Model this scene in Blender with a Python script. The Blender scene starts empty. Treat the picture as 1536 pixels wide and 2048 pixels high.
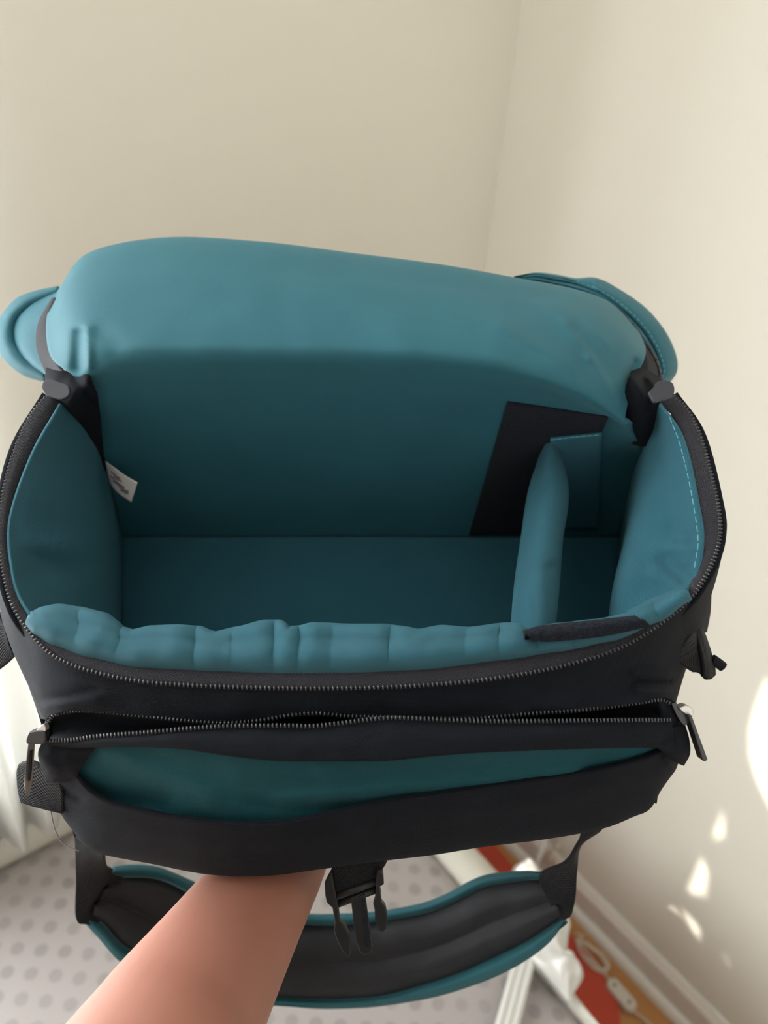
import bpy, bmesh, math, random
from mathutils import Vector, Matrix, noise

random.seed(7)
scene = bpy.context.scene
COL = scene.collection

# ------------------------------------------------------------------ camera
F = 1538.0                                   # focal length in pixels of a 1536 x 2048 frame
CAM_H = 1.5
# rows: world X, Y, Z written in camera axes (right, down, forward); pitch -33 deg, roll 5 deg
R = Matrix(((0.78660235, -0.28742650, 0.54648216),
            (-0.61311816, -0.46835943, 0.63618045),
            (0.07309496, -0.83547917, -0.54463904)))
cam_data = bpy.data.cameras.new('camera')
cam_data.sensor_fit = 'VERTICAL'
cam_data.sensor_height = 36.0
cam_data.lens = 36.0 * F / 2048.0
cam_data.clip_start = 0.02
cam = bpy.data.objects.new('camera', cam_data)
COL.objects.link(cam)
ax, ay, az = R @ Vector((1, 0, 0)), R @ Vector((0, -1, 0)), R @ Vector((0, 0, -1))
m = Matrix((ax, ay, az)).transposed().to_4x4()
m.translation = (0, 0, CAM_H)
cam.matrix_world = m
scene.camera = cam
cam_data.dof.use_dof = True
cam_data.dof.focus_distance = 0.40
cam_data.dof.aperture_fstop = 6.5

# ------------------------------------------------------------------ light
scene.view_settings.view_transform = 'Standard'
scene.view_settings.look = 'None'
scene.view_settings.gamma = 1.0
scene.view_settings.use_curve_mapping = False
scene.view_settings.exposure = 0.30

world = bpy.data.worlds.new('world')
scene.world = world
world.use_nodes = True
world.node_tree.nodes['Background'].inputs[0].default_value = (0.75, 0.87, 1.0, 1)
world.node_tree.nodes['Background'].inputs[1].default_value = 0.6

XW, YW = 0.943, 0.898                        # right wall plane, back wall plane
WIN = (-1.35, 0.12, 0.55, 2.25)              # window opening in the back wall: x0, x1, z0, z1
SUN_DIR = Vector((1.1, -0.62, -0.85)).normalized()

def area(name, loc, direction, sx, sy, power, color):
    d = bpy.data.lights.new(name, 'AREA')
    d.shape = 'RECTANGLE'; d.size = sx; d.size_y = sy; d.energy = power; d.color = color
    o = bpy.data.objects.new(name, d); COL.objects.link(o)
    o.location = loc
    o.rotation_euler = Vector(direction).to_track_quat('-Z', 'Y').to_euler()
    return o
area('daylight_window', ((WIN[0] + WIN[1]) / 2, YW + 0.20, (WIN[2] + WIN[3]) / 2), (0, -1, 0),
     WIN[1] - WIN[0] - 0.02, WIN[3] - WIN[2] - 0.02, 66, (0.93, 0.97, 1.0))
area('rear_fill_light', (-1.35, -2.62, 1.55), (0, 1, 0), 1.68, 1.48, 19, (1.0, 0.97, 0.92))  # added fill from behind the camera, evens out walls and bag
sd = bpy.data.lights.new('sun', 'SUN'); sd.energy = 6.0; sd.angle = math.radians(0.4); sd.color = (1.0, 0.93, 0.82)
so = bpy.data.objects.new('sun', sd); COL.objects.link(so)
so.rotation_euler = SUN_DIR.to_track_quat('-Z', 'Y').to_euler()
so.location = (-2, 2.5, 3)

# ------------------------------------------------------------------ helpers
def C(px, py, z):
    """a point seen at (px, py) and z metres in front of the camera, in world coordinates"""
    return R @ Vector(((px - 768) / F * z, (py - 1024) / F * z, z)) + Vector((0, 0, CAM_H))
def cdir(px, py):
    return R @ Vector(((px - 768) / F, (py - 1024) / F, 1.0))
def onz(px, py, z):
    d = cdir(px, py); t = (z - CAM_H) / d.z
    return Vector((d.x * t, d.y * t, z))
def onright(px, py, off=0.0):
    d = cdir(px, py); t = (XW - off) / d.x
    return Vector((XW - off, d.y * t, CAM_H + d.z * t))
def onback(px, py, off=0.0):
    d = cdir(px, py); t = (YW - off) / d.y
    return Vector((d.x * t, YW - off, CAM_H + d.z * t))

def tag(o, label=None, cat=None, group=None, kind=None):
    if label: o['label'] = label
    if cat: o['category'] = cat
    if group: o['group'] = group
    if kind: o['kind'] = kind
    return o
def empty(name, loc):
    o = bpy.data.objects.new(name, None); COL.objects.link(o)
    o.location = loc; o.empty_display_size = 0.05
    return o
def base_of(parent):
    p = Vector((0, 0, 0))
    while parent is not None:
        p += parent.location; parent = parent.parent
    return p
def mesh_obj(name, verts, faces, mat, parent=None, smooth=True, uvs=None, loc=None):
    me = bpy.data.meshes.new(name)
    off = base_of(parent) if parent else Vector((0, 0, 0))
    if loc is not None: off = off + Vector(loc)
    me.from_pydata([tuple(Vector(v) - off) for v in verts], [], faces)
    if uvs is not None:
        l = me.uv_layers.new(name='UVMap')
        for lp in me.loops: l.data[lp.index].uv = uvs[lp.vertex_index]
    me.update()
    if smooth:
        for p in me.polygons: p.use_smooth = True
    o = bpy.data.objects.new(name, me); COL.objects.link(o)
    if loc is not None: o.location = loc
    if parent: o.parent = parent
    if mat: me.materials.append(mat)
    return o

def cr(p0, p1, p2, p3, t):
    return 0.5 * ((2 * p1) + (p2 - p0) * t + (2 * p0 - 5 * p1 + 4 * p2 - p3) * t * t + (3 * p1 - p0 - 3 * p2 + p3) * t ** 3)
def spline(pts, n):
    """n + 1 points evenly spread over the control points"""
    k = len(pts) - 1
    out = []
    for i in range(n + 1):
        s = i / n * k
        j = min(int(s), k - 1); t = s - j
        p1, p2 = pts[j], pts[j + 1]
        p0 = pts[j - 1] if j > 0 else p1 * 2 - p2
        p3 = pts[j + 2] if j + 2 <= k else p2 * 2 - p1
        out.append(cr(p0, p1, p2, p3, t))
    return out
def V3(a): return [Vector(p) for p in a]

def camgrid(rows):
    """rows of (px, py, z) -> rows of camera-space vectors"""
    return [[Vector(((p[0] - 768) / F * p[2], (p[1] - 1024) / F * p[2], p[2])) for p in r] for r in rows]

def patch(name, rows, mat, parent, nu=40, nv=24, thick=0.002, offset=-1.0, dz=None, wob=0.0, wf=40.0, solid=True, seed=0.0):
    g = camgrid(rows)
    rr = [spline(r, nu) for r in g]
    cols = [spline([rr[j][i] for j in range(len(rr))], nv) for i in range(nu + 1)]
    pts = []
    uv = []
    lu = sum((cols[i + 1][nv // 2] - cols[i][nv // 2]).length for i in range(nu))
    lv = sum((cols[nu // 2][j + 1] - cols[nu // 2][j]).length for j in range(nv))
    for j in range(nv + 1):
        for i in range(nu + 1):
            c = cols[i][j].copy()
            px = 768 + F * c.x / c.z; py = 1024 + F * c.y / c.z
            d = 0.0
            if dz: d += dz(px, py)
            if wob:
                e = min(j, nv - j) / nv * 6; e2 = min(i, nu - i) / nu * 8
                w = min(1.0, e) * min(1.0, e2)
                d += wob * w * (noise.noise(Vector((c.x * wf + seed, c.y * wf, c.z * wf))) + 0.5 * noise.noise(Vector((c.x * wf * 2.3, c.y * wf * 2.3 + seed, 3))))
            if d: c = c * (1 + d / c.length)
            pts.append(R @ c + Vector((0, 0, CAM_H)))
            uv.append((i / nu * lu, j / nv * lv))
    faces = []
    for j in range(nv):
        for i in range(nu):
            a = j * (nu + 1) + i
            faces.append((a, a + nu + 1, a + nu + 2, a + 1))
    o = mesh_obj(name, pts, faces, mat, parent, True, uv)
    if solid:
        s = o.modifiers.new('thickness', 'SOLIDIFY'); s.thickness = thick; s.offset = offset
    return o

def tube_data(pts, rad, n=8, cap=True):
    verts, faces = [], []
    m_ = len(pts)
    prev = None
    for i, p in enumerate(pts):
        t = (pts[min(i + 1, m_ - 1)] - pts[max(i - 1, 0)])
        t = t.normalized() if t.length > 1e-9 else Vector((0, 0, 1))
        if prev is None:
            a = t.orthogonal().normalized()
        else:
            a = (prev - t * prev.dot(t)); a = a.normalized() if a.length > 1e-6 else t.orthogonal().normalized()
        prev = a
        b = t.cross(a)
        r = rad(i / (m_ - 1)) if callable(rad) else rad
        for k in range(n):
            th = 2 * math.pi * k / n
            verts.append(p + (a * math.cos(th) + b * math.sin(th)) * r)
    for i in range(m_ - 1):
        for k in range(n):
            k2 = (k + 1) % n
            faces.append((i * n + k, i * n + k2, (i + 1) * n + k2, (i + 1) * n + k))
    if cap:
        faces.append(tuple(range(n))[::-1]); faces.append(tuple((m_ - 1) * n + k for k in range(n)))
    return verts, faces
def tube(name, pts, rad, mat, parent=None, n=8, steps=40, straight=False):
    p = V3(pts) if straight else spline(V3(pts), steps)
    v, f = tube_data(p, rad, n)
    return mesh_obj(name, v, f, mat, parent)

def frame_box(cen, a, b, c, sa, sb, sc):
    v = []
    for i in (-1, 1):
        for j in (-1, 1):
            for k in (-1, 1):
                v.append(cen + a * (i * sa) + b * (j * sb) + c * (k * sc))
    f = [(0, 1, 3, 2), (4, 6, 7, 5), (0, 4, 5, 1), (2, 3, 7, 6), (0, 2, 6, 4), (1, 5, 7, 3)]
    return v, f
def boxes(name, items, mat, parent=None, bevel=0.0, smooth=False):
    """items: (x0, x1, y0, y1, z0, z1) boxes joined into one mesh"""
    vs, fs = [], []
    for (x0, x1, y0, y1, z0, z1) in items:
        v, f = frame_box(Vector(((x0 + x1) / 2, (y0 + y1) / 2, (z0 + z1) / 2)), Vector((1, 0, 0)), Vector((0, 1, 0)), Vector((0, 0, 1)),
                         (x1 - x0) / 2, (y1 - y0) / 2, (z1 - z0) / 2)
        n = len(vs); vs += v; fs += [tuple(n + q for q in ff) for ff in f]
    o = mesh_obj(name, vs, fs, mat, parent, smooth)
    fix_normals(o)
    if bevel:
        b = o.modifiers.new('bevel', 'BEVEL'); b.width = bevel; b.segments = 3
    return o
def fix_normals(o):
    bm = bmesh.new(); bm.from_mesh(o.data)
    bmesh.ops.recalc_face_normals(bm, faces=bm.faces[:]); bm.to_mesh(o.data); bm.free()
def slab(name, outline, thick, mat, parent=None, normal=None, bevel=0.0):
    """a flat outline of world points given thickness along normal"""
    P = V3(outline); n = len(P)
    if normal is None: normal = (P[1] - P[0]).cross(P[2] - P[1]).normalized()
    vs = [p + normal * thick / 2 for p in P] + [p - normal * thick / 2 for p in P]
    fs = [tuple(range(n)), tuple(range(n, 2 * n))[::-1]] + [(i, n + i, n + (i + 1) % n, (i + 1) % n) for i in range(n)]
    o = mesh_obj(name, vs, fs, mat, parent, False)
    fix_normals(o)
    if bevel:
        b = o.modifiers.new('bevel', 'BEVEL'); b.width = bevel; b.segments = 3; b.limit_method = 'ANGLE'
    return o
def interp(tab, x):
    if x <= tab[0][0]: return tab[0][1]
    for a, b in zip(tab, tab[1:]):
        if x <= b[0]:
            t = (x - a[0]) / (b[0] - a[0]); t = t * t * (3 - 2 * t) * 0.5 + t * 0.5
            return a[1] + (b[1] - a[1]) * t
    return tab[-1][1]

# ------------------------------------------------------------------ materials
def mat_base(name):
    m_ = bpy.data.materials.new(name); m_.use_nodes = True
    nt = m_.node_tree; b = nt.nodes['Principled BSDF']
    return m_, nt, b
def N(nt, kind, **kw):
    n = nt.nodes.new(kind)
    for k, v in kw.items(): setattr(n, k, v)
    return n
def plain(name, col, rough=0.6, metal=0.0, spec=0.5, bump=None, vary=0.0, vscale=8.0, sheen=0.0, trans=0.0):
    m_, nt, b = mat_base(name)
    b.inputs['Base Color'].default_value = (*col, 1)
    b.inputs['Roughness'].default_value = rough
    b.inputs['Metallic'].default_value = metal
    b.inputs['Specular IOR Level'].default_value = spec
    b.inputs['Sheen Weight'].default_value = sheen
    tc = N(nt, 'ShaderNodeTexCoord')
    if vary:
        ns = N(nt, 'ShaderNodeTexNoise'); ns.inputs['Scale'].default_value = vscale; ns.inputs['Detail'].default_value = 4
        nt.links.new(tc.outputs['Object'], ns.inputs['Vector'])
        mx = N(nt, 'ShaderNodeMix', data_type='RGBA')
        mx.inputs['A'].default_value = (*[c * (1 - vary) for c in col], 1)
        mx.inputs['B'].default_value = (*[min(1, c * (1 + vary)) for c in col], 1)
        nt.links.new(ns.outputs['Fac'], mx.inputs['Factor']); nt.links.new(mx.outputs['Result'], b.inputs['Base Color'])
    if bump:
        ns = N(nt, 'ShaderNodeTexNoise'); ns.inputs['Scale'].default_value = bump[0]; ns.inputs['Detail'].default_value = 3
        nt.links.new(tc.outputs['Object'], ns.inputs['Vector'])
        bp = N(nt, 'ShaderNodeBump'); bp.inputs['Strength'].default_value = bump[1]; bp.inputs['Distance'].default_value = bump[2]
        nt.links.new(ns.outputs['Fac'], bp.inputs['Height']); nt.links.new(bp.outputs['Normal'], b.inputs['Normal'])
    return m_
def weave(name, col, pitch=0.0011, rough=0.55, spec=0.3, sheen=0.25, strength=0.5, vary=0.12, sheen_tint=None):
    """woven nylon: two crossed thread waves in metres of cloth"""
    m_, nt, b = mat_base(name)
    b.inputs['Roughness'].default_value = rough
    b.inputs['Specular IOR Level'].default_value = spec
    b.inputs['Sheen Weight'].default_value = sheen
    if sheen_tint: b.inputs['Sheen Tint'].default_value = (*sheen_tint, 1)
    tc = N(nt, 'ShaderNodeTexCoord')
    sp = N(nt, 'ShaderNodeSeparateXYZ'); nt.links.new(tc.outputs['UV'], sp.inputs[0])
    def wave(out):
        mu = N(nt, 'ShaderNodeMath', operation='MULTIPLY'); mu.inputs[1].default_value = 2 * math.pi / pitch
        nt.links.new(out, mu.inputs[0])
        sn = N(nt, 'ShaderNodeMath', operation='SINE'); nt.links.new(mu.outputs[0], sn.inputs[0])
        return sn.outputs[0]
    a, c = wave(sp.outputs[0]), wave(sp.outputs[1])
    pr = N(nt, 'ShaderNodeMath', operation='MULTIPLY'); nt.links.new(a, pr.inputs[0]); nt.links.new(c, pr.inputs[1])
    bp = N(nt, 'ShaderNodeBump'); bp.inputs['Strength'].default_value = strength; bp.inputs['Distance'].default_value = 0.0003
    nt.links.new(pr.outputs[0], bp.inputs['Height']); nt.links.new(bp.outputs['Normal'], b.inputs['Normal'])
    ns = N(nt, 'ShaderNodeTexNoise'); ns.inputs['Scale'].default_value = 25; ns.inputs['Detail'].default_value = 5
    nt.links.new(tc.outputs['Object'], ns.inputs['Vector'])
    mx = N(nt, 'ShaderNodeMix', data_type='RGBA')
    mx.inputs['A'].default_value = (*[k * (1 - vary) for k in col], 1); mx.inputs['B'].default_value = (*[k * (1 + vary) for k in col], 1)
    nt.links.new(ns.outputs['Fac'], mx.inputs['Factor'])
    th = N(nt, 'ShaderNodeMapRange'); th.inputs['From Min'].default_value = -1; th.inputs['To Min'].default_value = 1 - 0.35 * strength; th.inputs['To Max'].default_value = 1 + 0.35 * strength
    nt.links.new(pr.outputs[0], th.inputs['Value'])
    sc2 = N(nt, 'ShaderNodeVectorMath', operation='SCALE'); nt.links.new(mx.outputs['Result'], sc2.inputs[0]); nt.links.new(th.outputs[0], sc2.inputs['Scale'])
    nt.links.new(sc2.outputs[0], b.inputs['Base Color'])
    return m_

M = {}
M['wall'] = plain('wall_paint', (0.79, 0.760, 0.675), 0.75, bump=(60, 0.08, 0.002), vary=0.015, vscale=1.5)
M['ceiling'] = plain('ceiling_paint', (0.85, 0.84, 0.80), 0.8)
M['trim'] = plain('trim_paint', (0.82, 0.78, 0.73), 0.45, vary=0.02)
M['teal'] = weave('teal_nylon', (0.028, 0.126, 0.176), 0.0012, 0.6, 0.25, 0.15, 0.7, sheen_tint=(0.45, 0.85, 0.95))
M['teal_smooth'] = weave('teal_twill', (0.026, 0.126, 0.166), 0.0010, 0.6, 0.25, 0.12, 0.25, sheen_tint=(0.45, 0.85, 0.95))
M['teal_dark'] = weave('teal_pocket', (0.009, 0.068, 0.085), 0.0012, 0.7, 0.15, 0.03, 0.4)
M['black'] = weave('black_cordura', (0.0050, 0.0072, 0.0115), 0.0010, 0.8, 0.15, 0.02, 0.5)
M['tape'] = weave('zipper_tape', (0.026, 0.026, 0.034), 0.0012, 0.8, 0.2, 0.12, 0.8)
M['webbing'] = weave('webbing', (0.0045, 0.005, 0.0075), 0.0020, 0.7, 0.2, 0.04, 0.8)
M['teal_edge'] = weave('teal_binding', (0.015, 0.095, 0.115), 0.0010, 0.65, 0.2, 0.05, 0.3)  # strap binding, its shade put into the darker teal
M['mesh'] = plain('strap_mesh', (0.012, 0.013, 0.016), 0.75, spec=0.35, bump=(900, 0.5, 0.0008), vary=0.3, vscale=60)
M['velcro'] = plain('hook_and_loop', (0.010, 0.014, 0.023), 0.95, spec=0.08, bump=(1500, 1.0, 0.002), vary=0.4, vscale=700, sheen=0.06)
M['plastic'] = plain('black_plastic', (0.014, 0.0135, 0.0135), 0.45, spec=0.35)
M['teeth'] = plain('zipper_coil', (0.035, 0.036, 0.042), 0.22, spec=0.7)
M['metal'] = plain('slider_metal', (0.60, 0.58, 0.55), 0.35, metal=0.6)
M['gunmetal'] = plain('dark_metal', (0.06, 0.06, 0.065), 0.35, metal=0.7)
M['rubber'] = plain('pull_rubber', (0.030, 0.033, 0.045), 0.5)
M['tag'] = plain('tag_satin', (0.62, 0.58, 0.56), 0.5, vary=0.05, vscale=200)
M['ink'] = plain('tag_ink', (0.16, 0.15, 0.18), 0.7)
M['thread'] = plain('teal_thread', (0.075, 0.30, 0.35), 0.6)
M['cream'] = plain('cream_fabric', (0.62, 0.60, 0.53), 0.8, bump=(200, 0.15, 0.001), vary=0.03)
M['white'] = plain('white_plastic', (0.70, 0.69, 0.66), 0.35)
M['red'] = plain('red_felt', (0.56, 0.075, 0.040), 0.85, bump=(400, 0.2, 0.001), vary=0.06, vscale=15)
M['cord'] = plain('cord_plastic', (0.70, 0.62, 0.52), 0.5)
M['switch'] = plain('switch_plastic', (0.68, 0.62, 0.55), 0.4)
M['screw'] = plain('screw_dark', (0.12, 0.10, 0.09), 0.5)

# skin
m_, nt, b = mat_base('skin')
b.inputs['Roughness'].default_value = 0.55
b.inputs['Subsurface Weight'].default_value = 0.15
b.inputs['Subsurface Radius'].default_value = (0.012, 0.005, 0.003)
tc = N(nt, 'ShaderNodeTexCoord'); ns = N(nt, 'ShaderNodeTexNoise'); ns.inputs['Scale'].default_value = 18; ns.inputs['Detail'].default_value = 6
nt.links.new(tc.outputs['Object'], ns.inputs['Vector'])
mx = N(nt, 'ShaderNodeMix', data_type='RGBA'); mx.inputs['A'].default_value = (0.34, 0.138, 0.095, 1); mx.inputs['B'].default_value = (0.40, 0.178, 0.126, 1)
nt.links.new(ns.outputs['Fac'], mx.inputs['Factor']); nt.links.new(mx.outputs['Result'], b.inputs['Base Color'])
n2 = N(nt, 'ShaderNodeTexNoise'); n2.inputs['Scale'].default_value = 350; bp = N(nt, 'ShaderNodeBump'); bp.inputs['Strength'].default_value = 0.12; bp.inputs['Distance'].default_value = 0.0005
nt.links.new(tc.outputs['Object'], n2.inputs['Vector']); nt.links.new(n2.outputs['Fac'], bp.inputs['Height']); nt.links.new(bp.outputs['Normal'], b.inputs['Normal'])
M['skin'] = m_

# wooden floor
m_, nt, b = mat_base('wood_floor')
b.inputs['Roughness'].default_value = 0.4
tc = N(nt, 'ShaderNodeTexCoord'); mp = N(nt, 'ShaderNodeMapping'); mp.inputs['Scale'].default_value = (14, 1.2, 1)
nt.links.new(tc.outputs['Object'], mp.inputs['Vector'])
ns = N(nt, 'ShaderNodeTexNoise'); ns.inputs['Scale'].default_value = 3; ns.inputs['Detail'].default_value = 6; nt.links.new(mp.outputs['Vector'], ns.inputs['Vector'])
mx = N(nt, 'ShaderNodeMix', data_type='RGBA'); mx.inputs['A'].default_value = (0.42, 0.18, 0.052, 1); mx.inputs['B'].default_value = (0.60, 0.30, 0.11, 1)
nt.links.new(ns.outputs['Fac'], mx.inputs['Factor']); nt.links.new(mx.outputs['Result'], b.inputs['Base Color'])
M['floor'] = m_

# dotted sheet: staggered printed dots
m_, nt, b = mat_base('dotted_sheet')
b.inputs['Roughness'].default_value = 0.85
tc = N(nt, 'ShaderNodeTexCoord')
mp = N(nt, 'ShaderNodeMapping'); mp.inputs['Rotation'].default_value = (0, 0, math.radians(40)); nt.links.new(tc.outputs['Object'], mp.inputs['Vector'])
wn = N(nt, 'ShaderNodeTexNoise'); wn.inputs['Scale'].default_value = 6; nt.links.new(mp.outputs['Vector'], wn.inputs['Vector'])
wa = N(nt, 'ShaderNodeVectorMath', operation='MULTIPLY_ADD'); wa.inputs[1].default_value = (0.012, 0.012, 0); nt.links.new(wn.outputs['Color'], wa.inputs[0]); nt.links.new(mp.outputs['Vector'], wa.inputs[2])
PITCH = 0.033
sc_ = N(nt, 'ShaderNodeVectorMath', operation='SCALE'); sc_.inputs['Scale'].default_value = 1 / PITCH; nt.links.new(wa.outputs[0], sc_.inputs[0])
fr = N(nt, 'ShaderNodeVectorMath', operation='FRACTION'); nt.links.new(sc_.outputs[0], fr.inputs[0])
sb = N(nt, 'ShaderNodeVectorMath', operation='SUBTRACT'); sb.inputs[1].default_value = (0.5, 0.5, 0); nt.links.new(fr.outputs[0], sb.inputs[0])
fl = N(nt, 'ShaderNodeVectorMath', operation='MULTIPLY'); fl.inputs[1].default_value = (1, 1, 0); nt.links.new(sb.outputs[0], fl.inputs[0])
ln = N(nt, 'ShaderNodeVectorMath', operation='LENGTH'); nt.links.new(fl.outputs[0], ln.inputs[0])
mr = N(nt, 'ShaderNodeMapRange'); mr.inputs['From Min'].default_value = 0.24; mr.inputs['From Max'].default_value = 0.31; mr.inputs['To Min'].default_value = 1; mr.inputs['To Max'].default_value = 0
nt.links.new(ln.outputs['Value'], mr.inputs['Value'])
n3 = N(nt, 'ShaderNodeTexNoise'); n3.inputs['Scale'].default_value = 9; nt.links.new(tc.outputs['Object'], n3.inputs['Vector'])
ml = N(nt, 'ShaderNodeMath', operation='MULTIPLY'); nt.links.new(mr.outputs[0], ml.inputs[0]); nt.links.new(n3.outputs['Fac'], ml.inputs[1])
mx = N(nt, 'ShaderNodeMix', data_type='RGBA'); mx.inputs['A'].default_value = (0.375, 0.345, 0.335, 1); mx.inputs['B'].default_value = (0.215, 0.197, 0.190, 1)
nt.links.new(ml.outputs[0], mx.inputs['Factor']); nt.links.new(mx.outputs['Result'], b.inputs['Base Color'])
M['dots'] = m_

# translucent curtain
m_, nt, b = mat_base('sheer_curtain')
b.inputs['Base Color'].default_value = (0.92, 0.92, 0.90, 1); b.inputs['Roughness'].default_value = 0.9
tr = N(nt, 'ShaderNodeBsdfTranslucent'); tr.inputs['Color'].default_value = (0.95, 0.95, 0.93, 1)
ms = N(nt, 'ShaderNodeMixShader'); ms.inputs[0].default_value = 0.45
out = nt.nodes['Material Output']
nt.links.new(b.outputs[0], ms.inputs[1]); nt.links.new(tr.outputs[0], ms.inputs[2]); nt.links.new(ms.outputs[0], out.inputs['Surface'])
M['curtain'] = m_
# window glass
m_, nt, b = mat_base('window_glass')
b.inputs['Roughness'].default_value = 0.05
tr = N(nt, 'ShaderNodeBsdfTransparent'); ms = N(nt, 'ShaderNodeMixShader'); ms.inputs[0].default_value = 0.06
nt.links.new(tr.outputs[0], ms.inputs[1]); nt.links.new(b.outputs[0], ms.inputs[2]); nt.links.new(ms.outputs[0], nt.nodes['Material Output'].inputs['Surface'])
M['glass'] = m_
# thin plastic bag film
m_, nt, b = mat_base('bag_film')
b.inputs['Base Color'].default_value = (0.62, 0.61, 0.58, 1); b.inputs['Roughness'].default_value = 0.22
b.inputs['Specular IOR Level'].default_value = 0.7
M['film'] = m_

# ------------------------------------------------------------------ the room
X0, Y0, ZC = -2.3, -2.6, 2.5
T = 0.12
TB = 0.24
def structure(o): o['kind'] = 'structure'; return o
structure(boxes('floor', [(X0 - T, XW + T, Y0 - T, YW + T, -0.1, 0.0)], M['floor']))
structure(boxes('ceiling', [(X0 - T, XW + T, Y0 - T, YW + T, ZC, ZC + 0.1)], M['ceiling']))
structure(boxes('wall_right', [(XW, XW + T, Y0, YW, 0, ZC)], M['wall']))
structure(boxes('wall_left', [(X0 - T, X0, Y0, YW, 0, ZC)], M['wall']))
structure(boxes('wall_back', [(X0 - T, WIN[0], YW, YW + TB, 0, ZC), (WIN[1], XW + T, YW, YW + TB, 0, ZC),
                              (WIN[0], WIN[1], YW, YW + TB, 0, WIN[2]), (WIN[0], WIN[1], YW, YW + TB, WIN[3], ZC)], M['wall']))
W2 = (-2.20, -0.50, 0.80, 2.30)              # added window behind the photographer, to balance the light
structure(boxes('wall_front', [(X0 - T, W2[0], Y0 - T, Y0, 0, ZC), (W2[1], XW + T, Y0 - T, Y0, 0, ZC),
                               (W2[0], W2[1], Y0 - T, Y0, 0, W2[2]), (W2[0], W2[1], Y0 - T, Y0, W2[3], ZC)], M['wall']))
# skirting of the right wall: board with a rounded shoe strip at the floor
def extrude_profile(name, prof, y0, y1, mat, parent=None):
    n = len(prof)
    vs = [(x, y0, z) for x, z in prof] + [(x, y1, z) for x, z in prof]
    fs = [tuple(range(n)), tuple(range(n, 2 * n))[::-1]] + [(i, n + i, n + (i + 1) % n, (i + 1) % n) for i in range(n)]
    o = mesh_obj(name, vs, fs, mat, parent, False); fix_normals(o); return o
bb = structure(extrude_profile('baseboard_right', [(XW - 0.0005, 0), (XW - 0.016, 0), (XW - 0.016, 0.066), (XW - 0.012, 0.072), (XW - 0.009, 0.076), (XW - 0.008, 0.08), (XW - 0.0005, 0.08)], Y0 + 0.005, YW - 0.02, M['trim']))
shoe = [(XW - 0.0165, 0.0)] + [(XW - 0.0165 - 0.016 * math.cos(a), 0.018 * math.sin(a)) for a in [i / 6 * math.pi / 2 for i in range(7)]]
structure(extrude_profile('trim_1', shoe, Y0 + 0.005, YW - 0.02, M['trim']))
structure(boxes('baseboard_back', [(X0 + 0.01, XW - 0.002, YW - 0.016, YW - 0.0005, 0, 0.08)], M['trim'], bevel=0.004))
# window in the back wall
win = structure(empty('window_1', ((WIN[0] + WIN[1]) / 2, YW + 0.05, WIN[2])))
fr_w = 0.05
for (a, b_, c, d) in ((WIN[0], WIN[0] + fr_w, WIN[2], WIN[3]), (WIN[1] - fr_w, WIN[1], WIN[2], WIN[3]),
                      (WIN[0] + fr_w, WIN[1] - fr_w, WIN[2], WIN[2] + fr_w), (WIN[0] + fr_w, WIN[1] - fr_w, WIN[3] - fr_w, WIN[3])):
    boxes('window_frame', [(a, b_, YW + 0.125, YW + 0.155, c, d)], M['white'], win)
mid = (WIN[0] + WIN[1]) / 2
for (a, b_) in ((WIN[0] + fr_w, mid), (mid, WIN[1] - fr_w)):
    boxes('pane', [(a + 0.002, b_ - 0.002, YW + 0.138, YW + 0.142, WIN[2] + fr_w, WIN[3] - fr_w)], M['glass'], win)
boxes('window_sill', [(WIN[0] - 0.03, WIN[1] + 0.02, YW - 0.03, YW + 0.06, WIN[2] - 0.025, WIN[2])], M['white'], win, bevel=0.004)
w2e = structure(empty('fill_window', ((W2[0] + W2[1]) / 2, Y0 - 0.05, W2[2])))  # frame and pane for the added rear fill light
for (a, b_, c, d) in ((W2[0], W2[0] + fr_w, W2[2], W2[3]), (W2[1] - fr_w, W2[1], W2[2], W2[3]),
                      (W2[0] + fr_w, W2[1] - fr_w, W2[2], W2[2] + fr_w), (W2[0] + fr_w, W2[1] - fr_w, W2[3] - fr_w, W2[3])):
    boxes('window_frame', [(a, b_, Y0 - 0.1, Y0 - 0.06, c, d)], M['white'], w2e)
boxes('pane', [(W2[0] + fr_w, W2[1] - fr_w, Y0 - 0.09, Y0 - 0.085, W2[2] + fr_w, W2[3] - fr_w)], M['glass'], w2e)

# unseen panel added outside the window, holes cut to shape the sun patches
SY = YW + 0.30
gaps = [
    [(1520, 1352), (1500, 1400), (1487, 1450), (1488, 1505), (1502, 1555), (1530, 1610), (1600, 1680), (1720, 1640), (1700, 1480), (1600, 1390)],
    [(1447, 1588), (1432, 1622), (1412, 1672), (1408, 1686), (1447, 1670), (1448, 1640)],
    [(1397, 1697), (1384, 1730), (1366, 1772), (1364, 1784), (1410, 1790), (1416, 1745)],
    [(1342, 1803), (1330, 1813), (1364, 1890), (1402, 1958), (1414, 1944), (1384, 1880)],
    [(1352, 1806), (1372, 1846), (1396, 1884), (1400, 1856)],
    [(1436, 1910), (1456, 1924), (1458, 1918), (1442, 1906)],
]
def back_to_mask(p):
    t = (SY - p.y) / SUN_DIR.y
    return p + SUN_DIR * t
bm = bmesh.new()
def loop(pts):
    vs = [bm.verts.new(p) for p in pts]
    return [bm.edges.new((vs[i], vs[(i + 1) % len(vs)])) for i in range(len(vs))]
edges = loop([Vector((-2.2, SY, 0.3)), Vector((1.0, SY, 0.3)), Vector((1.0, SY, 3.4)), Vector((-2.2, SY, 3.4))])
for g in gaps: edges += loop([back_to_mask(onright(*p)) for p in g])
bmesh.ops.triangle_fill(bm, use_beauty=True, use_dissolve=False, edges=edges)
me = bpy.data.meshes.new('sun_mask')
for v in bm.verts: v.co -= win.location
bm.to_mesh(me); bm.free(); me.materials.append(M['white'])
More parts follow.
